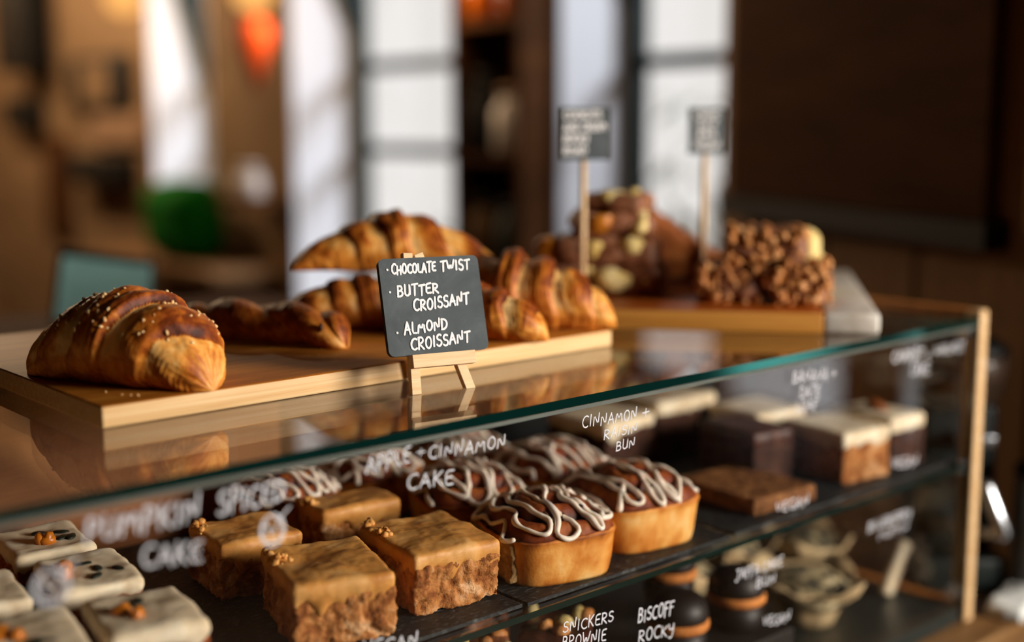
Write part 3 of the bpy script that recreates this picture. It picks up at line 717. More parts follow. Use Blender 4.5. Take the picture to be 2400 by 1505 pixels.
def stick_sign(label, x, y, hz, wd, ht, faceang, lines, yaw_=0, dsk=.023):
    loc = on2(x, y)
    t = thing('price_sign', label, 'sign', loc, (0, 0, 0), 'little blackboards on wooden sticks')
    q = B(); q.lathe([(dsk*.97, .0), (dsk, .002), (dsk, .009), (dsk*.93, .0115)], 36); q.build('base', MT['pine'], t, True)
    q = B(); q.lathe([(.0042, .011), (.0042, hz), ], 14); q.build('stick', MT['pine'], t, True)
    q = B(); R_ = Matrix.Rotation(faceang, 4, 'Z') @ Matrix.Translation((0, -.0055, hz-.004))
    q.box((-wd/2, -.0035, 0), (wd/2, 0, ht), 1, R_)
    q.m = [0 if i == 2 else 1 for i in range(6)]
    pn = q.build('slate_panel', [MT['chalkboard'], MT['chalk_edge']], t)
    bb = B(); Rm = R_.to_3x3(); o_ = R_ @ Vector((0, -.0039, 0))
    for i, (tx, x0, x1, zz, hh) in enumerate(lines):
        write(bb, tx, (x0, zz), (x1, zz+.001), hh, o_, Rm @ XA, ZA, Rm @ YA, .0022, i+3, .05)
    h_ = bb.build('handwriting', MT['chalk'], pn, True)
    return t
fa = math.radians(-30)
stick_sign('blackboard on a thin stick in front of the rocky road stack, four written lines', -.366, .072, .183, .064, .066, fa,
  [('COOKIES', -.028, .020, .052, .009), ('AND CREAM', -.028, .027, .037, .009), ('ROCKY', -.028, .003, .022, .009), ('ROAD', -.028, .001, .007, .009)])
stick_sign('smaller blackboard on a thin stick standing between the loaf and the cereal pile', -.215, .235, .183, .052, .062, fa,
  [('CHOC', -.018, .016, .048, .008), ('OAT', -.014, .012, .035, .007), ('BAR', -.014, .012, .022, .007), ('VEGAN', -.019, .018, .007, .008)], dsk=.012)

# ------------------------------------------------------------------ upper shelf: slates and bakes
def slate(label, x0, x1, y0, y1, z, grp='black slate trays under the bakes'):
    q = B(); q.box((x0, y0, z), (x1, y1, z+.0035))
    t = q.build('slate_tray', MT['slate'], None); tag(t, label, 'tray', grp); return t
slate('black slate under the cream-topped pumpkin cakes at the far left of the upper shelf', -.45, -.245, .02, .425, ZS)
slate('black slate under the caramel-topped apple cakes on the upper shelf', -.240, .030, .02, .425, ZS)
slate('black slate under the iced cinnamon buns on the upper shelf', .035, .335, .018, .425, ZS)
slate('black slate under the flat flapjack and dark cakes at the right of the upper shelf', .345, .79, .02, .425, ZS)
ZT = ZS+.0038

def apple_cake(label, cx, cy, sx, sy, rz, seed, hz=.056):
    t = thing('apple_cake_slice', label, 'cake slice', (cx, cy, ZT), (0, 0, rz), 'caramel-topped apple cake slices')
    hs = hz-.014
    v, f = rough_block(sx, sy, hs, .0019, .003, .0085, 95, seed, lump=.006)
    mesh('sponge', v, f, MT['sponge'], t)
    v, f = rough_block(sx+.004, sy+.004, .016, .0022, .0062, .0017, 70, seed+2, drip=.016, lump=.0060)
    v = [Vector((p.x, p.y, p.z+hs-.0015)) for p in v]
    mesh('caramel_icing', v, f, MT['caramel'], t)
    bb = B(); rr = random.Random(seed)
    for k in range(16):
        chunk(bb, (rr.uniform(-sx/2-.002, -sx/2+.014), rr.uniform(sy*.05, sy/2), hs+.014+rr.uniform(-.003, .003)), rr.uniform(.002, .0045), k+seed, (1, 1, .8), 2, .5, k)
    bb.build('icing_crumbs', MT['caramel'], t, True)
    return t
apple_cake('apple cake slice with mottled crumb facing the glass, left of the front cinnamon bun', -.012, .108, .092, .112, math.radians(-8), 3, .058)
apple_cake('apple cake slice nearest the glass, dark smear under its icing', -.130, .104, .090, .112, math.radians(-18), 7, .058)
apple_cake('rear apple cake slice standing behind the other three towards the buns', -.002, .258, .090, .060, math.radians(-6), 12)
apple_cake('apple cake slice at the back left with a dark side under the drawn leaf', -.132, .243, .084, .080, math.radians(-8), 18)

def iced_cake(label, cx, cy, sx, sy, rz, seed, hz=.055, bits=True):
    t = thing('pumpkin_cake_slice', label, 'cake slice', (cx, cy, ZT), (0, 0, rz), 'cream-topped pumpkin cake slices')
    hs = hz-.014
    v, f = rough_block(sx, sy, hs, .0028, .003, .0065, 85, seed, lump=.004); mesh('sponge', v, f, MT['orange_sponge'], t)
    v, f = rough_block(sx+.003, sy+.003, .016, .0030, .0075, .0018, 60, seed+2, drip=.008, lump=.0045)
    v = [Vector((p.x, p.y, p.z+hs-.0008)) for p in v]; mesh('cream_frosting', v, f, MT['cream'], t)
    rr = random.Random(seed)
    for k in range(3 if bits else 0):
        bb = B(); chunk(bb, (-.012+rr.uniform(-.012, .012), rr.uniform(-.018, .012), hz+.003), .0068, seed+k, (1.2, 1, .8), 2, .25, k)
        bb.build('orange_cube', MT['pumpkin_bit'], t, True)
    for k in range(4 if bits else 0):
        bb = B(); chunk(bb, (.008+rr.uniform(-.014, .014), rr.uniform(-.024, .02), hz+.001), .0055, seed+k+9, (1.5, .8, .35), 2, .15, rr.uniform(0, 3), 0, True)
        bb.build('pumpkin_seed', MT['seed'], t, True)
    return t
iced_cake('pumpkin cake slice nearest the glass with thick pale frosting and orange sponge showing', -.303, .108, .078, .096, math.radians(-10), 3)
iced_cake('middle pumpkin cake slice with two orange cubes on its frosting', -.296, .232, .072, .096, math.radians(-8), 8)
iced_cake('rear pumpkin cake slice with crumbs and dark seeds scattered on top', -.292, .345, .074, .086, math.radians(-5), 15)
iced_cake('pumpkin cake slice cut off by the lower left corner of the photo', -.392, .118, .074, .096, math.radians(-10), 21)
iced_cake('pumpkin cake slice peeking in behind the leaf circle at the left edge', -.388, .245, .072, .09, math.radians(-8), 27)

# ---- cinnamon buns
def bun_mesh(w, hb, hd, seed, nr=70, na=120):
    """square-ish bun: outer wall then a domed spiral top"""
    vs, fs, bake, top = [], [], [], []
    def sup(a, e=.30):
        c, s_ = math.cos(a), math.sin(a)
        k = (abs(c)**3.8+abs(s_)**3.8)**(-1/3.8)*.97
        return k
    def height(r, a):   # r 0..1
        turns = 2.6
        ph = (r*turns - a/(2*math.pi)) % 1.0
        ridge = math.sin(math.pi*ph)**.5
        return hb+hd*(1-r**2.2)+.0190*(ridge-.65)*(1-r**9)*(1 if r > .06 else .3), ridge
    rows = []
    zs = [0, .0, .06, .2, .35, .5, .65, .8, .9, .97, 1.0]
    for k, zf in enumerate(zs):
        row = []
        for i in range(na):
            a = 2*math.pi*i/na
            R = w/2*sup(a)*(.90+.10*zf**.6)*(.94 if k == 0 else 1)
            if zf > .95: R *= 1.015
            R *= 1+.018*fbm((math.cos(a), math.sin(a), zf), 1.5, seed)
            row.append(len(vs)); vs.append((R*math.cos(a), R*math.sin(a), hb*zf))
            bk = .40+.75*fbm((math.cos(a)*1.7, math.sin(a)*1.7, zf*.8), 1.6, seed+2) + .28*sstep(.82, 1, zf)
            bake.append(bk)
        rows.append(row)
    for k in range(1, nr+1):
        rr = 1-k/(nr+1)
        row = []
        for i in range(na):
            a = 2*math.pi*i/na
            R = w/2*sup(a)*rr
            z, rg = height(rr, a)
            z += .0030*fbm((R*math.cos(a), R*math.sin(a), 0), 90, seed)
            row.append(len(vs)); vs.append((R*math.cos(a), R*math.sin(a), z)); bake.append(.50+.85*(1-rg)**1.3+.35*fbm((R*math.cos(a), R*math.sin(a), 0), 60, seed+4))
        rows.append(row)
    nwall = len(zs)
    fm = []
    for k in range(len(rows)-1):
        for i in range(na):
            j = (i+1) % na; fs.append((rows[k][i], rows[k][j], rows[k+1][j], rows[k+1][i])); fm.append(0 if k < nwall else 1)
    fs.append(tuple(rows[-1])); fm.append(1); fs.append(tuple(reversed(rows[0]))); fm.append(0)
    return vs, fs, fm, bake, height, sup
def make_bun(label, cx, cy, w, rz, seed, hb=.046, hd=.024):
    t = thing('cinnamon_bun', label, 'bun', (cx, cy, ZT), (0, 0, rz), 'iced cinnamon and raisin buns')
    vs, fs, fm, bake, H, sup = bun_mesh(w, hb, hd, seed)
    mesh('dough', vs, fs, [MT['bun'], MT['cinn']], t, True, fm, {'bake': bake})
    def top(x, y):
        a = math.atan2(y, x); R = math.hypot(x, y); r = R/(w/2*sup(a))
        if r <= 1: return max(H(r, a % (2*math.pi))[0], hb+hd*(1-r**2.2)+.0190*.12*(1-r**9))
        return hb-(r-1)*w*.6
    bb = B(); rr = random.Random(seed)
    n = 9; P = []
    for k in range(n):
        x = -w*.46+w*.92*k/(n-1); s_ = 1 if k % 2 == 0 else -1
        half = w*.50*math.sqrt(max(.12, 1-(abs(x)/(w*.56))**2.6))
        for q_ in range(9):
            y = (-half+2*half*q_/8)*s_
            xx = x+w*.075*noise.noise(Vector((k*.9, q_*.55, seed)))*2
            P.append((xx, y))
    P = [Vector((a_, b_, 0)) for a_, b_ in P]; P = smooth_line(P, 2)
    P = resample(P, .0022)
    Q = []
    for p_ in P:
        Q.append(Vector((p_.x, p_.y, top(p_.x, p_.y)+.0016)))
    # let the hollows be bridged softly
    for _ in range(14): Q = [Q[0]]+[Vector((b_.x, b_.y, max(b_.z, (a_.z+b_.z+c_.z)/3))) for a_, b_, c_ in zip(Q, Q[1:], Q[2:])]+[Q[-1]]
    R = [.0027*(1+.6*noise.noise(p_*70+Vector((seed, 0, 0)))) for p_ in Q]
    bb.tube(Q, R, 8)
    for k in range(3):    # drips and blobs over the rim
        a = rr.uniform(0, 6.28); d = w/2*sup(a)
        bb.tube([Vector((math.cos(a)*d*f_, math.sin(a)*d*f_, top(math.cos(a)*d*f_, math.sin(a)*d*f_)+.001)) for f_ in (.6, .7, .8, .9, .97)], [.003, .0034, .0032, .003, .0036], 8)
    bb.build('icing_drizzle', MT['icing'], t, True)
    for k in range(4):
        bb = B(); a = rr.uniform(0, 6.28); x_, y_ = math.cos(a)*w*.33, math.sin(a)*w*.33; chunk(bb, (x_, y_, top(x_, y_)+.001), .004, k+seed, (1.2, 1, .8), 2, .3, k)
        bb.build('raisin', MT['choc'], t, True)
    return t
make_bun('front cinnamon bun with a torn pale left side, directly below its name on the glass', .1170, .083, .126, math.radians(-13), 2)
make_bun('second cinnamon bun from the glass, right of the front one, largest icing stripes', .2530, .095, .132, math.radians(-8), 5, .047, .026)
make_bun('cinnamon bun behind the front one, its drizzle beside the word cake', .130, .222, .120, math.radians(-18), 9)
make_bun('cinnamon bun behind the second one, darker with wavy icing', .272, .238, .120, math.radians(-5), 12)
make_bun('cinnamon bun in the back row behind the words apple and cinnamon', .098, .366, .108, math.radians(10), 16)
make_bun('cinnamon bun at the right of the back row under the glass edge', .240, .372, .106, math.radians(0), 19)
make_bun('dark cinnamon bun in shade at the left end of the back row', -.022, .350, .100, math.radians(8), 25)
# torn crumb on the first bun's left side
first_bun = [o_ for o_ in bpy.data.objects if o_.name == 'cinnamon_bun'][0]
v, f = rough_block(.010, .092, .042, .0025, .004, .006, 120, 77)
o = mesh('torn_crumb', v, f, mottled('white_bread_crumb', [(.3, S('#7b5a33')), (.5, S('#b08d5c')), (.7, S('#d2b384'))], 120, .8, .2, .9, 300, .003), first_bun, True, None, None, (-.0560, .006, .003))

# ---- right part of the upper shelf
t = thing('flapjack_slab', 'flat speckled oat flapjack slab lying on the slate right of the buns', 'flapjack', (.462, .100, ZT), (0, 0, math.radians(-4)))
v, f = rough_block(.108, .128, .020, .0035, .003, .0028, 90, 4); mesh('oat_slab', v, f, MT['flapjack'], t)
def dark_slice(label, cx, cy, sx, sy, rz, seed, hz, icing='cream', sponge='sponge', walnut=False, grp='iced slices at the right end of the upper shelf'):
    t = thing('iced_cake_slice', label, 'cake slice', (cx, cy, ZT), (0, 0, rz), grp)
    v, f = rough_block(sx, sy, hz-.014, .004, .003, .004, 75, seed, lump=.002); mesh('sponge', v, f, MT[sponge], t)
    v, f = rough_block(sx+.003, sy+.003, .018, .004, .007, .001, 60, seed+2, drip=.012, lump=.002)
    v = [Vector((p.x, p.y, p.z+hz-.0165)) for p in v]; mesh('frosting', v, f, MT[icing], t)
    if walnut:
        bb = B(); chunk(bb, (0, 0, hz+.005), .016, seed, (1.3, 1, .5), 2, .5, .4); bb.build('walnut_half', MT['walnut'], t, True)
    return t
dark_slice('cake slice with a thick white icing overhang at the right of the upper shelf', .640, .095, .086, .105, math.radians(-7), 5, .064)
dark_slice('rightmost dark cake slice topped with a brown nut, near the wooden end post', .738, .096, .072, .10, math.radians(-5), 9, .066, 'cream', 'darkcake', True)
dark_slice('iced cake slice in the second row behind the white icing overhang', .640, .220, .09, .09, math.radians(-7), 15, .066, 'cream', 'darkcake')
dark_slice('tall dark cake slice in shade between the flapjack and the white icing', .545, .165, .07, .10, math.radians(-7), 19, .066, 'choc', 'darkcake')
dark_slice('big frosted cake piece with a brown smear in the back row', .560, .330, .12, .11, math.radians(0), 25, .080, 'cream', 'darkcake', True)
dark_slice('pale frosted cake piece at the left of the back row behind the flapjack', .440, .320, .10, .10, math.radians(5), 29, .070, 'cream', 'darkcake')

# ------------------------------------------------------------------ lower shelf
def tulip(label, cx, cy, r, hz, rz, seed):
    t = thing('paper_case_muffin', label, 'muffin', (cx, cy, ZB+.001), (0, 0, rz), 'muffins in folded brown paper on the case floor')
    vs, fs = [], []; n = 64
    rows = [(.0, .0), (.55, .0), (.62, .25), (.74, .6), (1.0, .92), (1.12, 1.04), (1.10, 1.05), (.92, .90)]
    for k, (rf, zf) in enumerate(rows):
        for i in range(n):
            a = 2*math.pi*i/n
            fold = 1+.10*zf*math.cos(4*a+seed)+.03*zf*math.cos(11*a+seed)
            z = zf*hz+(.013*max(0, math.cos(4*a+seed)) if zf > 1 else 0)
            vs.append((rf*r*fold*math.cos(a), rf*r*fold*math.sin(a), z))
    for k in range(len(rows)-1):
        for i in range(n):
            j = (i+1) % n; fs.append((k*n+i, k*n+j, (k+1)*n+j, (k+1)*n+i))
    mesh('paper_case', vs, fs, MT['paper'], t)
    bm = bmesh.new(); bmesh.ops.create_uvsphere(bm, u_segments=40, v_segments=20, radius=1)
    v = [Vector((p.co.x*r*.92, p.co.y*r*.92, hz*.80+p.co.z*hz*.46+.004*fbm(p.co, 3, seed))) for p in bm.verts]; f = [[q_.index for q_ in fc.verts] for fc in bm.faces]; bm.free()
    mesh('muffin_top', v, f, mottled('blueberry_crumb', [(.42, S('#1c2328')), (.50, S('#5d553f')), (.56, S('#b8a47c')), (.7, S('#e6dab8'))], 34, .7, .25, .6, 150, .002), t)
    return t
tulip('muffin in brown paper nearest the glass on the lower level, dark berry patch on top', .622, .118, .066, .054, .3, 1)
tulip('muffin in brown paper at the far right of the lower level beside the end pane', .745, .205, .052, .060, .9, 2.2)
tulip('muffin in brown paper in the second row between the other two', .640, .272, .062, .058, .1, 3.1)
tulip('muffin in brown paper at the left of the second row under the shelf', .515, .255, .060, .058, .5, 4.0)
# a tilted meringue-like shard standing at the right
def jaffa(label, cx, cy, r, seed, z0=0):
    t = thing('chocolate_orange_bun', label, 'cake', (cx, cy, ZB+.001+z0), (0, 0, seed), 'chocolate-glazed round orange cakes')
    q = B(); q.lathe([(r*.86, 0), (r*.92, .006), (r*.95, .030)], 40); q.build('dark_base', MT['choc_glaze'], t, True)
    q = B(); q.lathe([(r*.97, .0302), (r*1.03, .033), (r*1.03, .038), (r*.98, .0415)], 40); q.build('orange_sponge', MT['orange_cake'], t, True)
    q = B(); q.lathe([(r*.97, .0417), (r*1.0, .046), (r*.95, .056), (r*.75, .066), (r*.4, .071), (.003, .072)], 40); q.build('chocolate_glaze', MT['choc_glaze'], t, True)
    return t
jaffa('round chocolate-glazed cake below the word bun on the lower level', .412, .070, .034, 1, .064)
jaffa('round chocolate-glazed cake at the bottom edge left of the word bun', .300, .062, .034, 2, .064)
jaffa('round chocolate-glazed cake just under the green shelf edge', .362, .130, .032, 3, .090)
q = B(); q.box((.22, .02, ZB+.0005), (.46, .27, ZB+.064), bev=.003); t = q.build('dark_riser', plain('dark_riser_box', S('#15110e'), .6), None); tag(t, 'dark low riser box under the round chocolate-glazed cakes', 'riser')
def rock(label, cx, cy, seed, mt, s=1.0):
    t = thing('brownie_square', label, 'brownie', (cx, cy, ZB+.001), (0, 0, seed), 'brownies and rocky road on the lower level')
    v, f = rough_block(.075*s, .075*s, .05*s, .004, .008, .006, 40, seed, lump=.004); mesh('chocolate_base', v, f, MT[mt], t)
    for k in range(6):
        rr = random.Random(k*3+int(seed*7)); bb = B(); chunk(bb, (rr.uniform(-.03, .03), rr.uniform(-.035, .03), .05*s), .010, k+seed, (1.1, .9, .7), 2, .3, k); bb.build('nut_chunk', MT['cereal' if k % 2 else 'biscuit'], t, True)
    return t
def riser_rock(label, cx, cy, seed, mt, zr):
    t = rock(label, cx, cy, seed, mt); t.location.z = ZB+zr+.001; return t
q = B(); q.box((-.10, .02, ZB+.0005), (.205, .30, ZB+.085), bev=.003); t = q.build('dark_riser', plain('dark_riser_box_tall', S('#15110e'), .6), None); tag(t, 'dark tall riser box under the nutty brownies behind the bottom edge', 'riser')
riser_rock('nutty brownie just below the green shelf edge left of the word snickers', .035, .090, 1.1, 'choc_milk', .0855)
riser_rock('nutty brownie behind the word snickers', .135, .085, 2.3, 'choc', .0855)
riser_rock('nutty brownie in the second row of the lower level', .095, .190, 3.4, 'choc_milk', .0855)
t = thing('rolled_wafer', 'pale rolled wafer leaning at the right of the lower level', 'wafer', (.775, .095, ZB+.001), (math.radians(12), math.radians(24), .3))
v, f = rough_block(.034, .014, .082, .004, .0065, .001, 60, 4); mesh('wafer', v, f, MT['cream'], t)

# ------------------------------------------------------------------ counter and things to the right of the case
ct_ = thing('serving_counter', 'worn brown wooden counter under the display case', 'counter')
q = B(); q.box((-1.6, -.05, -.47), (1.06, .70, -.42), bev=.004); q.build('worktop', MT['counter'], ct_, True)
q = B(); q.box((-1.6, .0, -1.299), (1.03, .66, -.4705)); q.build('cabinet_front', MT['dark_panel'], ct_)
tw = thing('folded_cloth', 'crumpled white cloth on the counter at the lower right corner', 'cloth', (.925, -.020, -.4195), (0, 0, .2))
v, f = rough_block(.12, .05, .022, .004, .006, .006, 60, 5, lump=.006); mesh('cloth', v, f, MT['cloth'], tw)
gr = thing('coffee_grinder', 'dark coffee grinder with chrome bracket and handle right of the case', 'coffee grinder', (.965, .105, -.4195), (0, 0, math.radians(-40)))
q = B(); q.box((-.062, -.062, 0), (.062, .062, .05), bev=.006); q.build('base', MT['dark_metal'], gr, True)
q = B(); q.box((-.055, -.02, .05), (.055, .07, .27), bev=.008); q.build('body', MT['dark_metal'], gr, True)
q = B(); q.lathe([(.048, .27), (.062, .285), (.070, .335), (.066, .345)], 36); q.build('hopper', plain('smoky_hopper', S('#3a2c22'), .3, .5, bmp=.6, bs=60, nscale=30, var=.6), gr, True)
q = B(); q.lathe([(.066, .345), (.068, .35), (.05, .365), (.01, .37)], 36); q.build('hopper_lid', MT['black'], gr, True)
q = B(); q.box((-.02, -.06, .215), (.035, -.018, .232), bev=.003); q.build('upper_clip', MT['chrome'], gr, True)
q = B(); q.tube([(-.03, -.022, .165), (.0, -.07, .165), (.012, -.085, .160)], .010, 12); q.tube([(.012, -.085, .165), (.035, -.10, .10)], .0115, 12); q.tube([(.035, -.1, .1), (.0, -.08, .098), (-.02, -.022, .098)], .010, 12); q.build('chrome_handle', MT['chrome'], gr, True)
dz = thing('storage_canister', 'grey metal canister beside the coffee grinder at the right edge', 'canister', (.992, -.005, -.4195))
q = B(); q.lathe([(.025, 0), (.028, .004), (.028, .17), (.024, .176)], 36); q.build('body', plain('grey_canister', S('#5a5a5a'), .45, .4), dz, True)
q = B(); q.lathe([(.029, .176), (.029, .190), (.02, .196), (.01, .198)], 36); q.build('lid', MT['black'], dz, True)

# ------------------------------------------------------------------ the room
def struct(name, q, mats, smooth=False, parent=None):
    o = q.build(name, mats, parent, smooth)
    if not parent: o['kind'] = 'structure'
    return o
FZ, CZ = -1.30, 1.65
WX = 1.90
q = B(); q.box((-4.2, -4.2, FZ-.05), (8, 9.2, FZ)); struct('floor', q, MT['floor'])
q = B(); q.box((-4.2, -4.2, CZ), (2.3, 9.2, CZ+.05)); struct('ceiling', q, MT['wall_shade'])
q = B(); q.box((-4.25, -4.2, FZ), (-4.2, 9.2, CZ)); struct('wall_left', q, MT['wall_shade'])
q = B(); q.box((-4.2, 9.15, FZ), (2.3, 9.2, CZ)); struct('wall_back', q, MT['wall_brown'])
q = B()   # customers' side wall with the shop window opening (x 0.9..2.6)
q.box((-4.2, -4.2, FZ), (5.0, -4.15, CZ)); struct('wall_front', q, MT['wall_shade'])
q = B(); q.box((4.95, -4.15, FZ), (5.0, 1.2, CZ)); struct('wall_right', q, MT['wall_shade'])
# unseen glowing strips on the right wall, added for reflections in the case glass
q = B(); q.box((1.012, -.19, FZ), (4.94, -.13, CZ)); struct('wall_return', q, MT['plank_brown'])
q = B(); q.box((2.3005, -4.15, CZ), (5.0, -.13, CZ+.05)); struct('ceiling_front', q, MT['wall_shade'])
for nm, y0, y1, z0, z1, st_ in (('reflection_strip_1', -3.67, -2.97, -1.27, -.93, 2.6), ('reflection_strip_2', -2.55, -2.15, -1.27, .2, 1.4)):
    q = B(); q.box((4.93, y0, z0), (4.949, y1, z1)); o = struct(nm, q, emit('glow_of_'+nm, (.92, .96, 1.0), st_))  # emitter added so the glass edge and front pane mirror a bright patch

# window wall at x = WX running back, with three deep white reveals
WT = .34
wins = [(1.02, 1.934, 'window_1'), (2.408, 3.411, 'window_2'), (4.05, 4.59, 'window_3')]
SILLS, HEAD = {'window_1': -.55, 'window_2': -.45, 'window_3': -.12}, 1.35
ys = [(.95, 1.02)]+[(wins[0][1], wins[1][0]), (wins[1][1], wins[2][0]), (wins[2][1], 9.15)]
q = B()
for a_, b_ in ys: q.box((WX, a_, FZ), (WX+WT, b_, CZ))
for a_, b_, nm in wins:
    q.box((WX, a_, FZ), (WX+WT, b_, SILLS[nm])); q.box((WX, a_, HEAD), (WX+WT, b_, CZ))
struct('wall_back_right', q, MT['wall_brown'])
for (a_, b_, nm) in wins:
    e = .012; SILL = SILLS[nm]
    q = B()
    q.box((WX-.004, b_-e, SILL), (WX+WT-.07, b_-.0005, HEAD)); q.box((WX-.004, a_+.0005, SILL), (WX+WT-.07, a_+e, HEAD))
    q.box((WX-.004, a_+e, SILL+.0005), (WX+WT-.07, b_-e, SILL+e))
    tr = struct(nm, q, MT['white_paint'])
    q = B(); xf = WX+WT-.07
    fw_ = .065
    q.box((xf, a_, SILL), (xf+.05, a_+fw_, HEAD)); q.box((xf, b_-fw_, SILL), (xf+.05, b_, HEAD)); q.box((xf, a_, SILL), (xf+.05, b_, SILL+.06)); q.box((xf, a_, HEAD-.05), (xf+.05, b_, HEAD))
    mid = (a_+b_)/2
    for zz in ((.45,) if nm == 'window_1' else (.17, .49)): q.box((xf+.01, a_, zz-.022), (xf+.04, b_, zz+.022))
    f_ = q.build('window_frame', MT['dark_frame'], tr)
    q = B(); q.box((xf+.02, a_, SILL), (xf+.026, b_, HEAD)); q.build('window_pane', MT['glass_front'], tr)
    # slanted dark strut across the reveal's head
    q = B()
    zl = .36 if nm == 'window_3' else .62
    pp_ = [(xf-.01, HEAD-.01), (WX+.10, HEAD-.01), (WX+.10, .95), (xf-.01, zl)]
    q.add([(x_, b_-.013, z_) for x_, z_ in pp_]+[(x_, b_-.04, z_) for x_, z_ in pp_], [(0, 3, 2, 1), (4, 5, 6, 7), (0, 1, 5, 4), (1, 2, 6, 5), (2, 3, 7, 6), (3, 0, 4, 7)]); q.build('slanted_bracket', MT['dark_frame'], tr)
# outside: pale street ground and shrubs seen through the first window
q = B(); q.box((WX+WT+.01, -1, FZ+.001), (8, 9.2, FZ+.02)); struct('ground_outside', q, MT['paving'])
def shrub(label, x, y, z, r, seed, n=160):
    t = thing('shrub', label, 'shrub', (x, y, FZ+.02), (0, 0, 0), 'pale shrubs outside the windows')
    rr = random.Random(seed); bb = B()
    bb2 = B(); bb2.tube([(0, 0, 0), (.02, .01, (z-FZ)*.6), (0, 0, z-FZ)], [.03, .025, .015], 8); bb2.build('stem', MT['counter'], t, True)
    for k in range(n):
        d = Vector((rr.gauss(0, 1), rr.gauss(0, 1), rr.gauss(0, 1))).normalized()*r*rr.uniform(.4, 1)
        c = Vector((0, 0, z-FZ))+Vector((d.x*.7, d.y, d.z*1.2)); a1 = rr.uniform(0, 6.3); s_ = rr.uniform(.03, .07)
        M_ = TR(c, (rr.uniform(0, 3), rr.uniform(0, 3), a1), (s_, s_*.5, s_))
        bb.add([(-1, 0, 0), (0, -.6, .1), (1, 0, 0), (0, .6, .1), (0, 0, -.05)], [(0, 1, 4), (1, 2, 4), (2, 3, 4), (3, 0, 4), (0, 3, 2, 1)], 0, M_)
    bb.build('foliage', MT['leaf'], t); return t
shrub('loose pale green shrub outside the nearest window', 3.15, 2.35, .0, .40, 3)
shrub('lower pale shrub outside the nearest window, towards its right side', 3.05, 1.45, -.35, .38, 5)
shrub('pale shrub outside the middle window', 3.3, 4.6, -.6, .40, 8)

# brown plank wall at the right with its big dark menu panel and black ledge
pa = math.radians(64.8)
PB = Vector((1.60, 1.07, 0)); dv = Vector((math.cos(pa), math.sin(pa), 0)); nv_ = Vector((-dv.y, dv.x, 0))   # nv_ faces the counter side
Mw = Matrix(((-dv.x, -nv_.x, 0, PB.x), (-dv.y, -nv_.y, 0, PB.y), (0, 0, 1, 0), (0, 0, 0, 1)))   # local x runs towards the camera's right, local y into the wall
def wallbox(name, a, b, mat, bev=0):
    q = B(); q.box(a, b, 0, None, bev); return q
pw = B()
for k in range(9):
    x0 = k*.155; pw.box((x0+.001, 0+.004*(k % 2), FZ), (x0+.154, .06, CZ))
o = pw.build('wall_right_planks', MT['plank_brown'], None); o['kind'] = 'structure'; o.matrix_world = Mw
o.name = 'wall_side'
mp_ = thing('menu_panel', 'large dark brown wooden panel hung on the plank wall at the right', 'wall panel'); mp_.matrix_world = Mw
q = B(); q.box((.10, -.030, .102), (1.0, -.002, 1.45)); q.build('panel', MT['dark_panel'], mp_)
q = B(); q.box((.085, -.050, .056), (1.03, -.002, .100)); o = q.build('ledge', MT['black'], mp_); o['label'] = 'black ledge along the panel bottom'
wl = thing('wall_lamp', 'small beige wall lamp with black bracket at the upper right edge', 'lamp'); wl.matrix_world = Mw
q = B(); q.box((.985, -.05, .50), (1.035, -.002, .62), bev=.01); q.build('bracket', MT['black'], wl, True)
q = B(); q.lathe([(.035, .48), (.045, .52), (.045, .63), (.03, .66)], 28, 0, TR((1.085, -.06, 0))); q.build('shade', plain('beige_shade', S('#a08a6a'), .8), wl, True)

# bookcase between the first and second windows, with jars
bc = thing('shelf_unit', 'dark wooden shelf unit standing between two bright windows', 'shelf unit', (WX-.002, 1.945, FZ+.0), (0, 0, 0))
q = B()
q.box((-.14, 0, 0), (-.0, .02, 2.7)); q.box((-.14, .300, 0), (0, .32, 2.7)); q.box((-.01, .02, 0), (0, .30, 2.7)); q.build('carcass', MT['dark_panel'], bc)
shz = [.75, 1.12, 1.45, 1.85, 2.20]
for z_ in shz:
    q = B(); q.box((-.14, .0205, z_), (-.0105, .2995, z_+.025)); q.build('shelf_board', MT['dark_panel'], bc)
def jar(name, label, x, y, z, r, h, mt, lid='black', cat='jar'):
    t = thing(name, label, cat, (x, y, z), (0, 0, 0), 'jars and pots on the dark shelf unit')
    q = B(); q.lathe([(r*.9, 0), (r, .01), (r, h*.75), (r*.7, h*.9), (r*.7, h)], 28); q.build('body', MT[mt], t, True)
    q = B(); q.lathe([(r*.74, h), (r*.74, h+.025), (.01, h+.027)], 28); q.build('lid', MT[lid], t, True)
    return t
jy = WX-.082
jar('storage_jar', 'round beige jar in the middle of the shelf unit', jy, 2.045, FZ+1.4755, .060, .17, 'stone_white', 'tan')
jar('storage_jar', 'amber jar on the upper shelf of the unit, left side', jy, 2.18, FZ+1.8755, .05, .20, 'amber_glass')
jar('storage_jar', 'amber jar on the upper shelf of the unit, right side', jy, 2.04, FZ+1.8755, .05, .16, 'amber_glass')
jar('storage_jar', 'dark jar left of the beige jar on the shelf unit', jy, 2.18, FZ+1.4755, .05, .22, 'black')
jar('storage_jar', 'brown jar on the shelf just below the beige one', jy, 2.17, FZ+1.1455, .055, .17, 'counter')
jar('storage_jar', 'dark green jar on the shelf below the beige one, right side', jy, 2.04, FZ+1.1455, .055, .16, 'dark_frame')

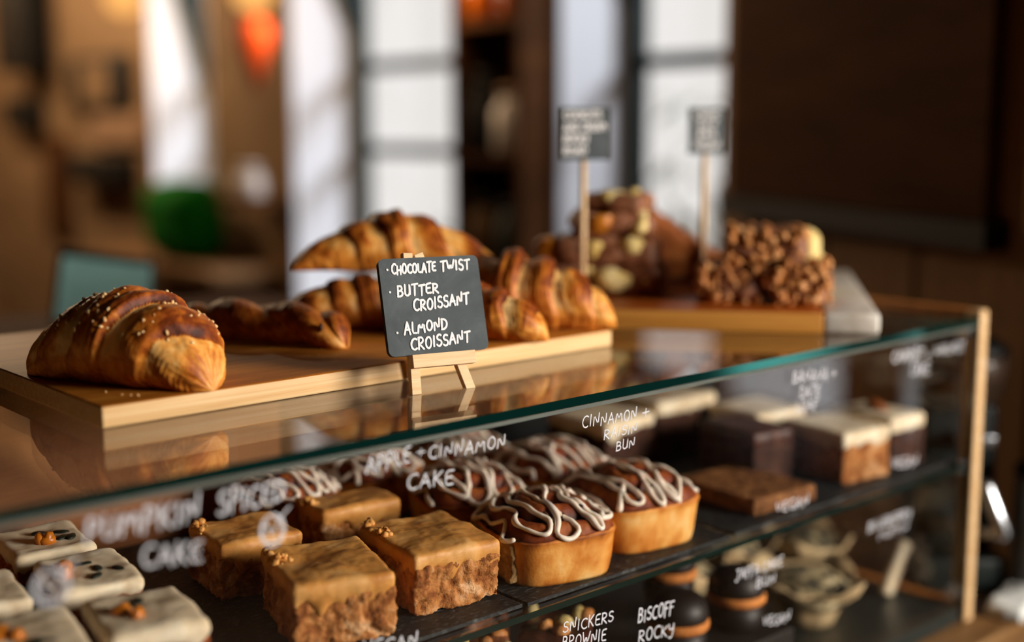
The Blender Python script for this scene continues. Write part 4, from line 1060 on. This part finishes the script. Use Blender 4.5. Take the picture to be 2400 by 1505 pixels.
# warm pendant lamps
def pendant(label, x, y, z, r, shade=None, power=14):
    t = thing('pendant_lamp', label, 'lamp', (x, y, z), (0, 0, 0), 'warm pendant lamps')
    q = B(); q.lathe([(.004, r*.9), (.004, CZ-z-.001)], 8); q.build('cord', MT['black'], t)
    q = B(); q.lathe([(r*.15, -r*.9), (r*.7, -r*.65), (r, 0), (r*.7, r*.65), (r*.2, r*.95)], 28); q.build('bulb', MT['amber'], t, True)
    if shade:
        q = B(); q.lathe([(r*.12, -r*4.3), (r*.45, -r*3.2), (r*.85, -r*2.0), (r*.8, -r*1.4), (r*.4, -r*1.02)], 28); q.build('orange_shade', MT['orange_red'], t, True)
    if power:
        d = bpy.data.lights.new('lamp_glow', 'POINT'); d.energy = power; d.color = (1, .70, .42); d.shadow_soft_size = .03
        lo = bpy.data.objects.new('lamp_glow', d); COL.objects.link(lo); lo.parent = t; lo.location = (0, (-r*1.9 if shade else 0), -r*1.4)
    return t
pendant('round warm lamp glowing against the wall at the upper left', 1.66, 4.32, .80, .085, None, 7)
pendant('warm lamp with an orange-red lower shade near the top of the photo', 1.64, 3.23, .73, .080, True, 2.5)
pendant('amber lamp shining in front of the shelf unit', 1.66, 2.22, .80, .06, None, 4)
for x_, y_, p_, w_ in ((1.0, 4.9, 58, 'over the far left of the room'), (1.25, 2.85, 10, 'between the middle windows and the counter'), (1.10, 1.35, 7, 'over the right end of the counter'), (.9, 6.1, 55, 'at the far end of the window wall')):
    pendant('unseen warm lamp added high '+w_, x_, y_, 1.36, .05, None, p_)  # lamps above the view, added to brighten the brown walls

# things along the left background
def blob(name, label, cat, loc, parts, grp=None, rz=0):
    t = thing(name, label, cat, loc, (0, 0, rz), grp)
    for nm, bb, mt in parts: bb.build(nm, MT[mt], t, True)
    return t
q = B(); q.box((1.58, 3.50, -.325), (WX-.001, 4.72, -.285), bev=.004); o = q.build('wall_ledge', MT['plank_brown'], None, True); tag(o, 'brown ledge on the window wall carrying the green cushion', 'ledge')
v, f = rough_block(.24, .42, .33, .012, .11, .012, 8, 3)
o = mesh('cushion', v, f, MT['green'], None, True, loc=(1.74, 4.02, -.2845)); tag(o, 'vivid green rounded cushion below the leftmost white window reveal', 'cushion')
tb = thing('till_screen', 'pale teal till screen in a black case behind the left croissant', 'screen', (.250, 1.420, -.045), (math.radians(48), math.radians(9), math.radians(-23)))
q = B(); q.box((-.088, -.085, -.008), (.088, .085, .004), bev=.005); q.build('case', MT['black'], tb, True)
q = B(); q.box((-.080, -.080, .0042), (.080, .062, .0062)); q.build('screen', MT['teal'], tb)
q = B(); q.box((-.03, -.02, -.045), (.03, .02, -.0085), bev=.004); q.build('stand', MT['black'], tb, True)
sc_ = thing('side_counter', 'brown back counter carrying the till behind the display case', 'counter')
q = B(); q.box((-.60, 1.05, -.165), (.75, 1.75, -.125), bev=.004); q.build('worktop', MT['dark_panel'], sc_, True)
q = B(); q.box((-.58, 1.08, FZ+.001), (.73, 1.72, -.1655)); q.build('cabinet_front', MT['plank_brown'], sc_)
# brown partition behind with dark items
q = B(); q.box((-4.2, 6.7, FZ), (WX, 6.76, CZ)); struct('wall_far', q, MT['wall_brown'])
def hung(name, label, cat, x, y, z, sx, sy, sz, mt, bev=.01):
    q = B(); q.box((-sx/2, -sy/2, -sz/2), (sx/2, sy/2, sz/2), bev=bev); o = q.build(name, MT[mt], None, True); o.location = (x, y, z); tag(o, label, cat); return o
def on_wall(name, label, cat, y0, y1, z0, z1, d, mt, bev=.01):
    return hung(name, label, cat, WX-.002-d/2, (y0+y1)/2, (z0+z1)/2, d, y1-y0, z1-z0, mt, bev)
on_wall('wall_cabinet', 'tall narrow dark cabinet on the wall at the upper left', 'cabinet', 5.66, 6.08, .55, 1.35, .16, 'black')
on_wall('small_box', 'small dark box on the wall under the tall narrow cabinet', 'box', 5.82, 6.18, .25, .42, .10, 'black')
t = thing('picture_frame', 'dark framed picture with a brown print on the wall under the left lamp', 'picture', (WX-.03, 5.08, .34))
q = B(); q.box((-.02, -.31, 0), (.02, .31, .26), bev=.006); q.build('frame', MT['black'], t, True)
q = B(); q.box((-.024, -.14, .04), (-.0205, .14, .23)); q.build('print', MT['wall_brown'], t)
on_wall('notice_card', 'pinkish tan card on the wall below the dark framed picture', 'notice', 4.66, 5.20, .17, .33, .03, 'tan')
on_wall('shelf_box', 'dark low box shelf on the wall below the tan card', 'shelf', 4.76, 5.34, .0, .13, .12, 'black')
on_wall('dark_board', 'narrow dark board on the wall at the lower left', 'board', 5.52, 5.82, -.30, .22, .03, 'dark_panel')
t = jar('highlight_jug', 'round off-white jug added for a blurred highlight left of the middle window', WX-.12, 3.54, -.0095, .06, .10, 'stone_white', 'stone_white', 'jug')  # put in to stand for an out-of-focus highlight
t['group'] = 'pots on the little window shelf'
q = B(); q.box((WX-.22, 3.43, -.04), (WX-.002, 3.66, -.0105)); o = q.build('wall_shelf', MT['dark_panel'], None); tag(o, 'small dark wall shelf holding the off-white jug', 'shelf')
hung('round_rim_sample', 'pale wooden disc resting on the glass at the left edge', 'coaster', -.432, .200, .0142, .05, .05, .026, 'pine', .012)
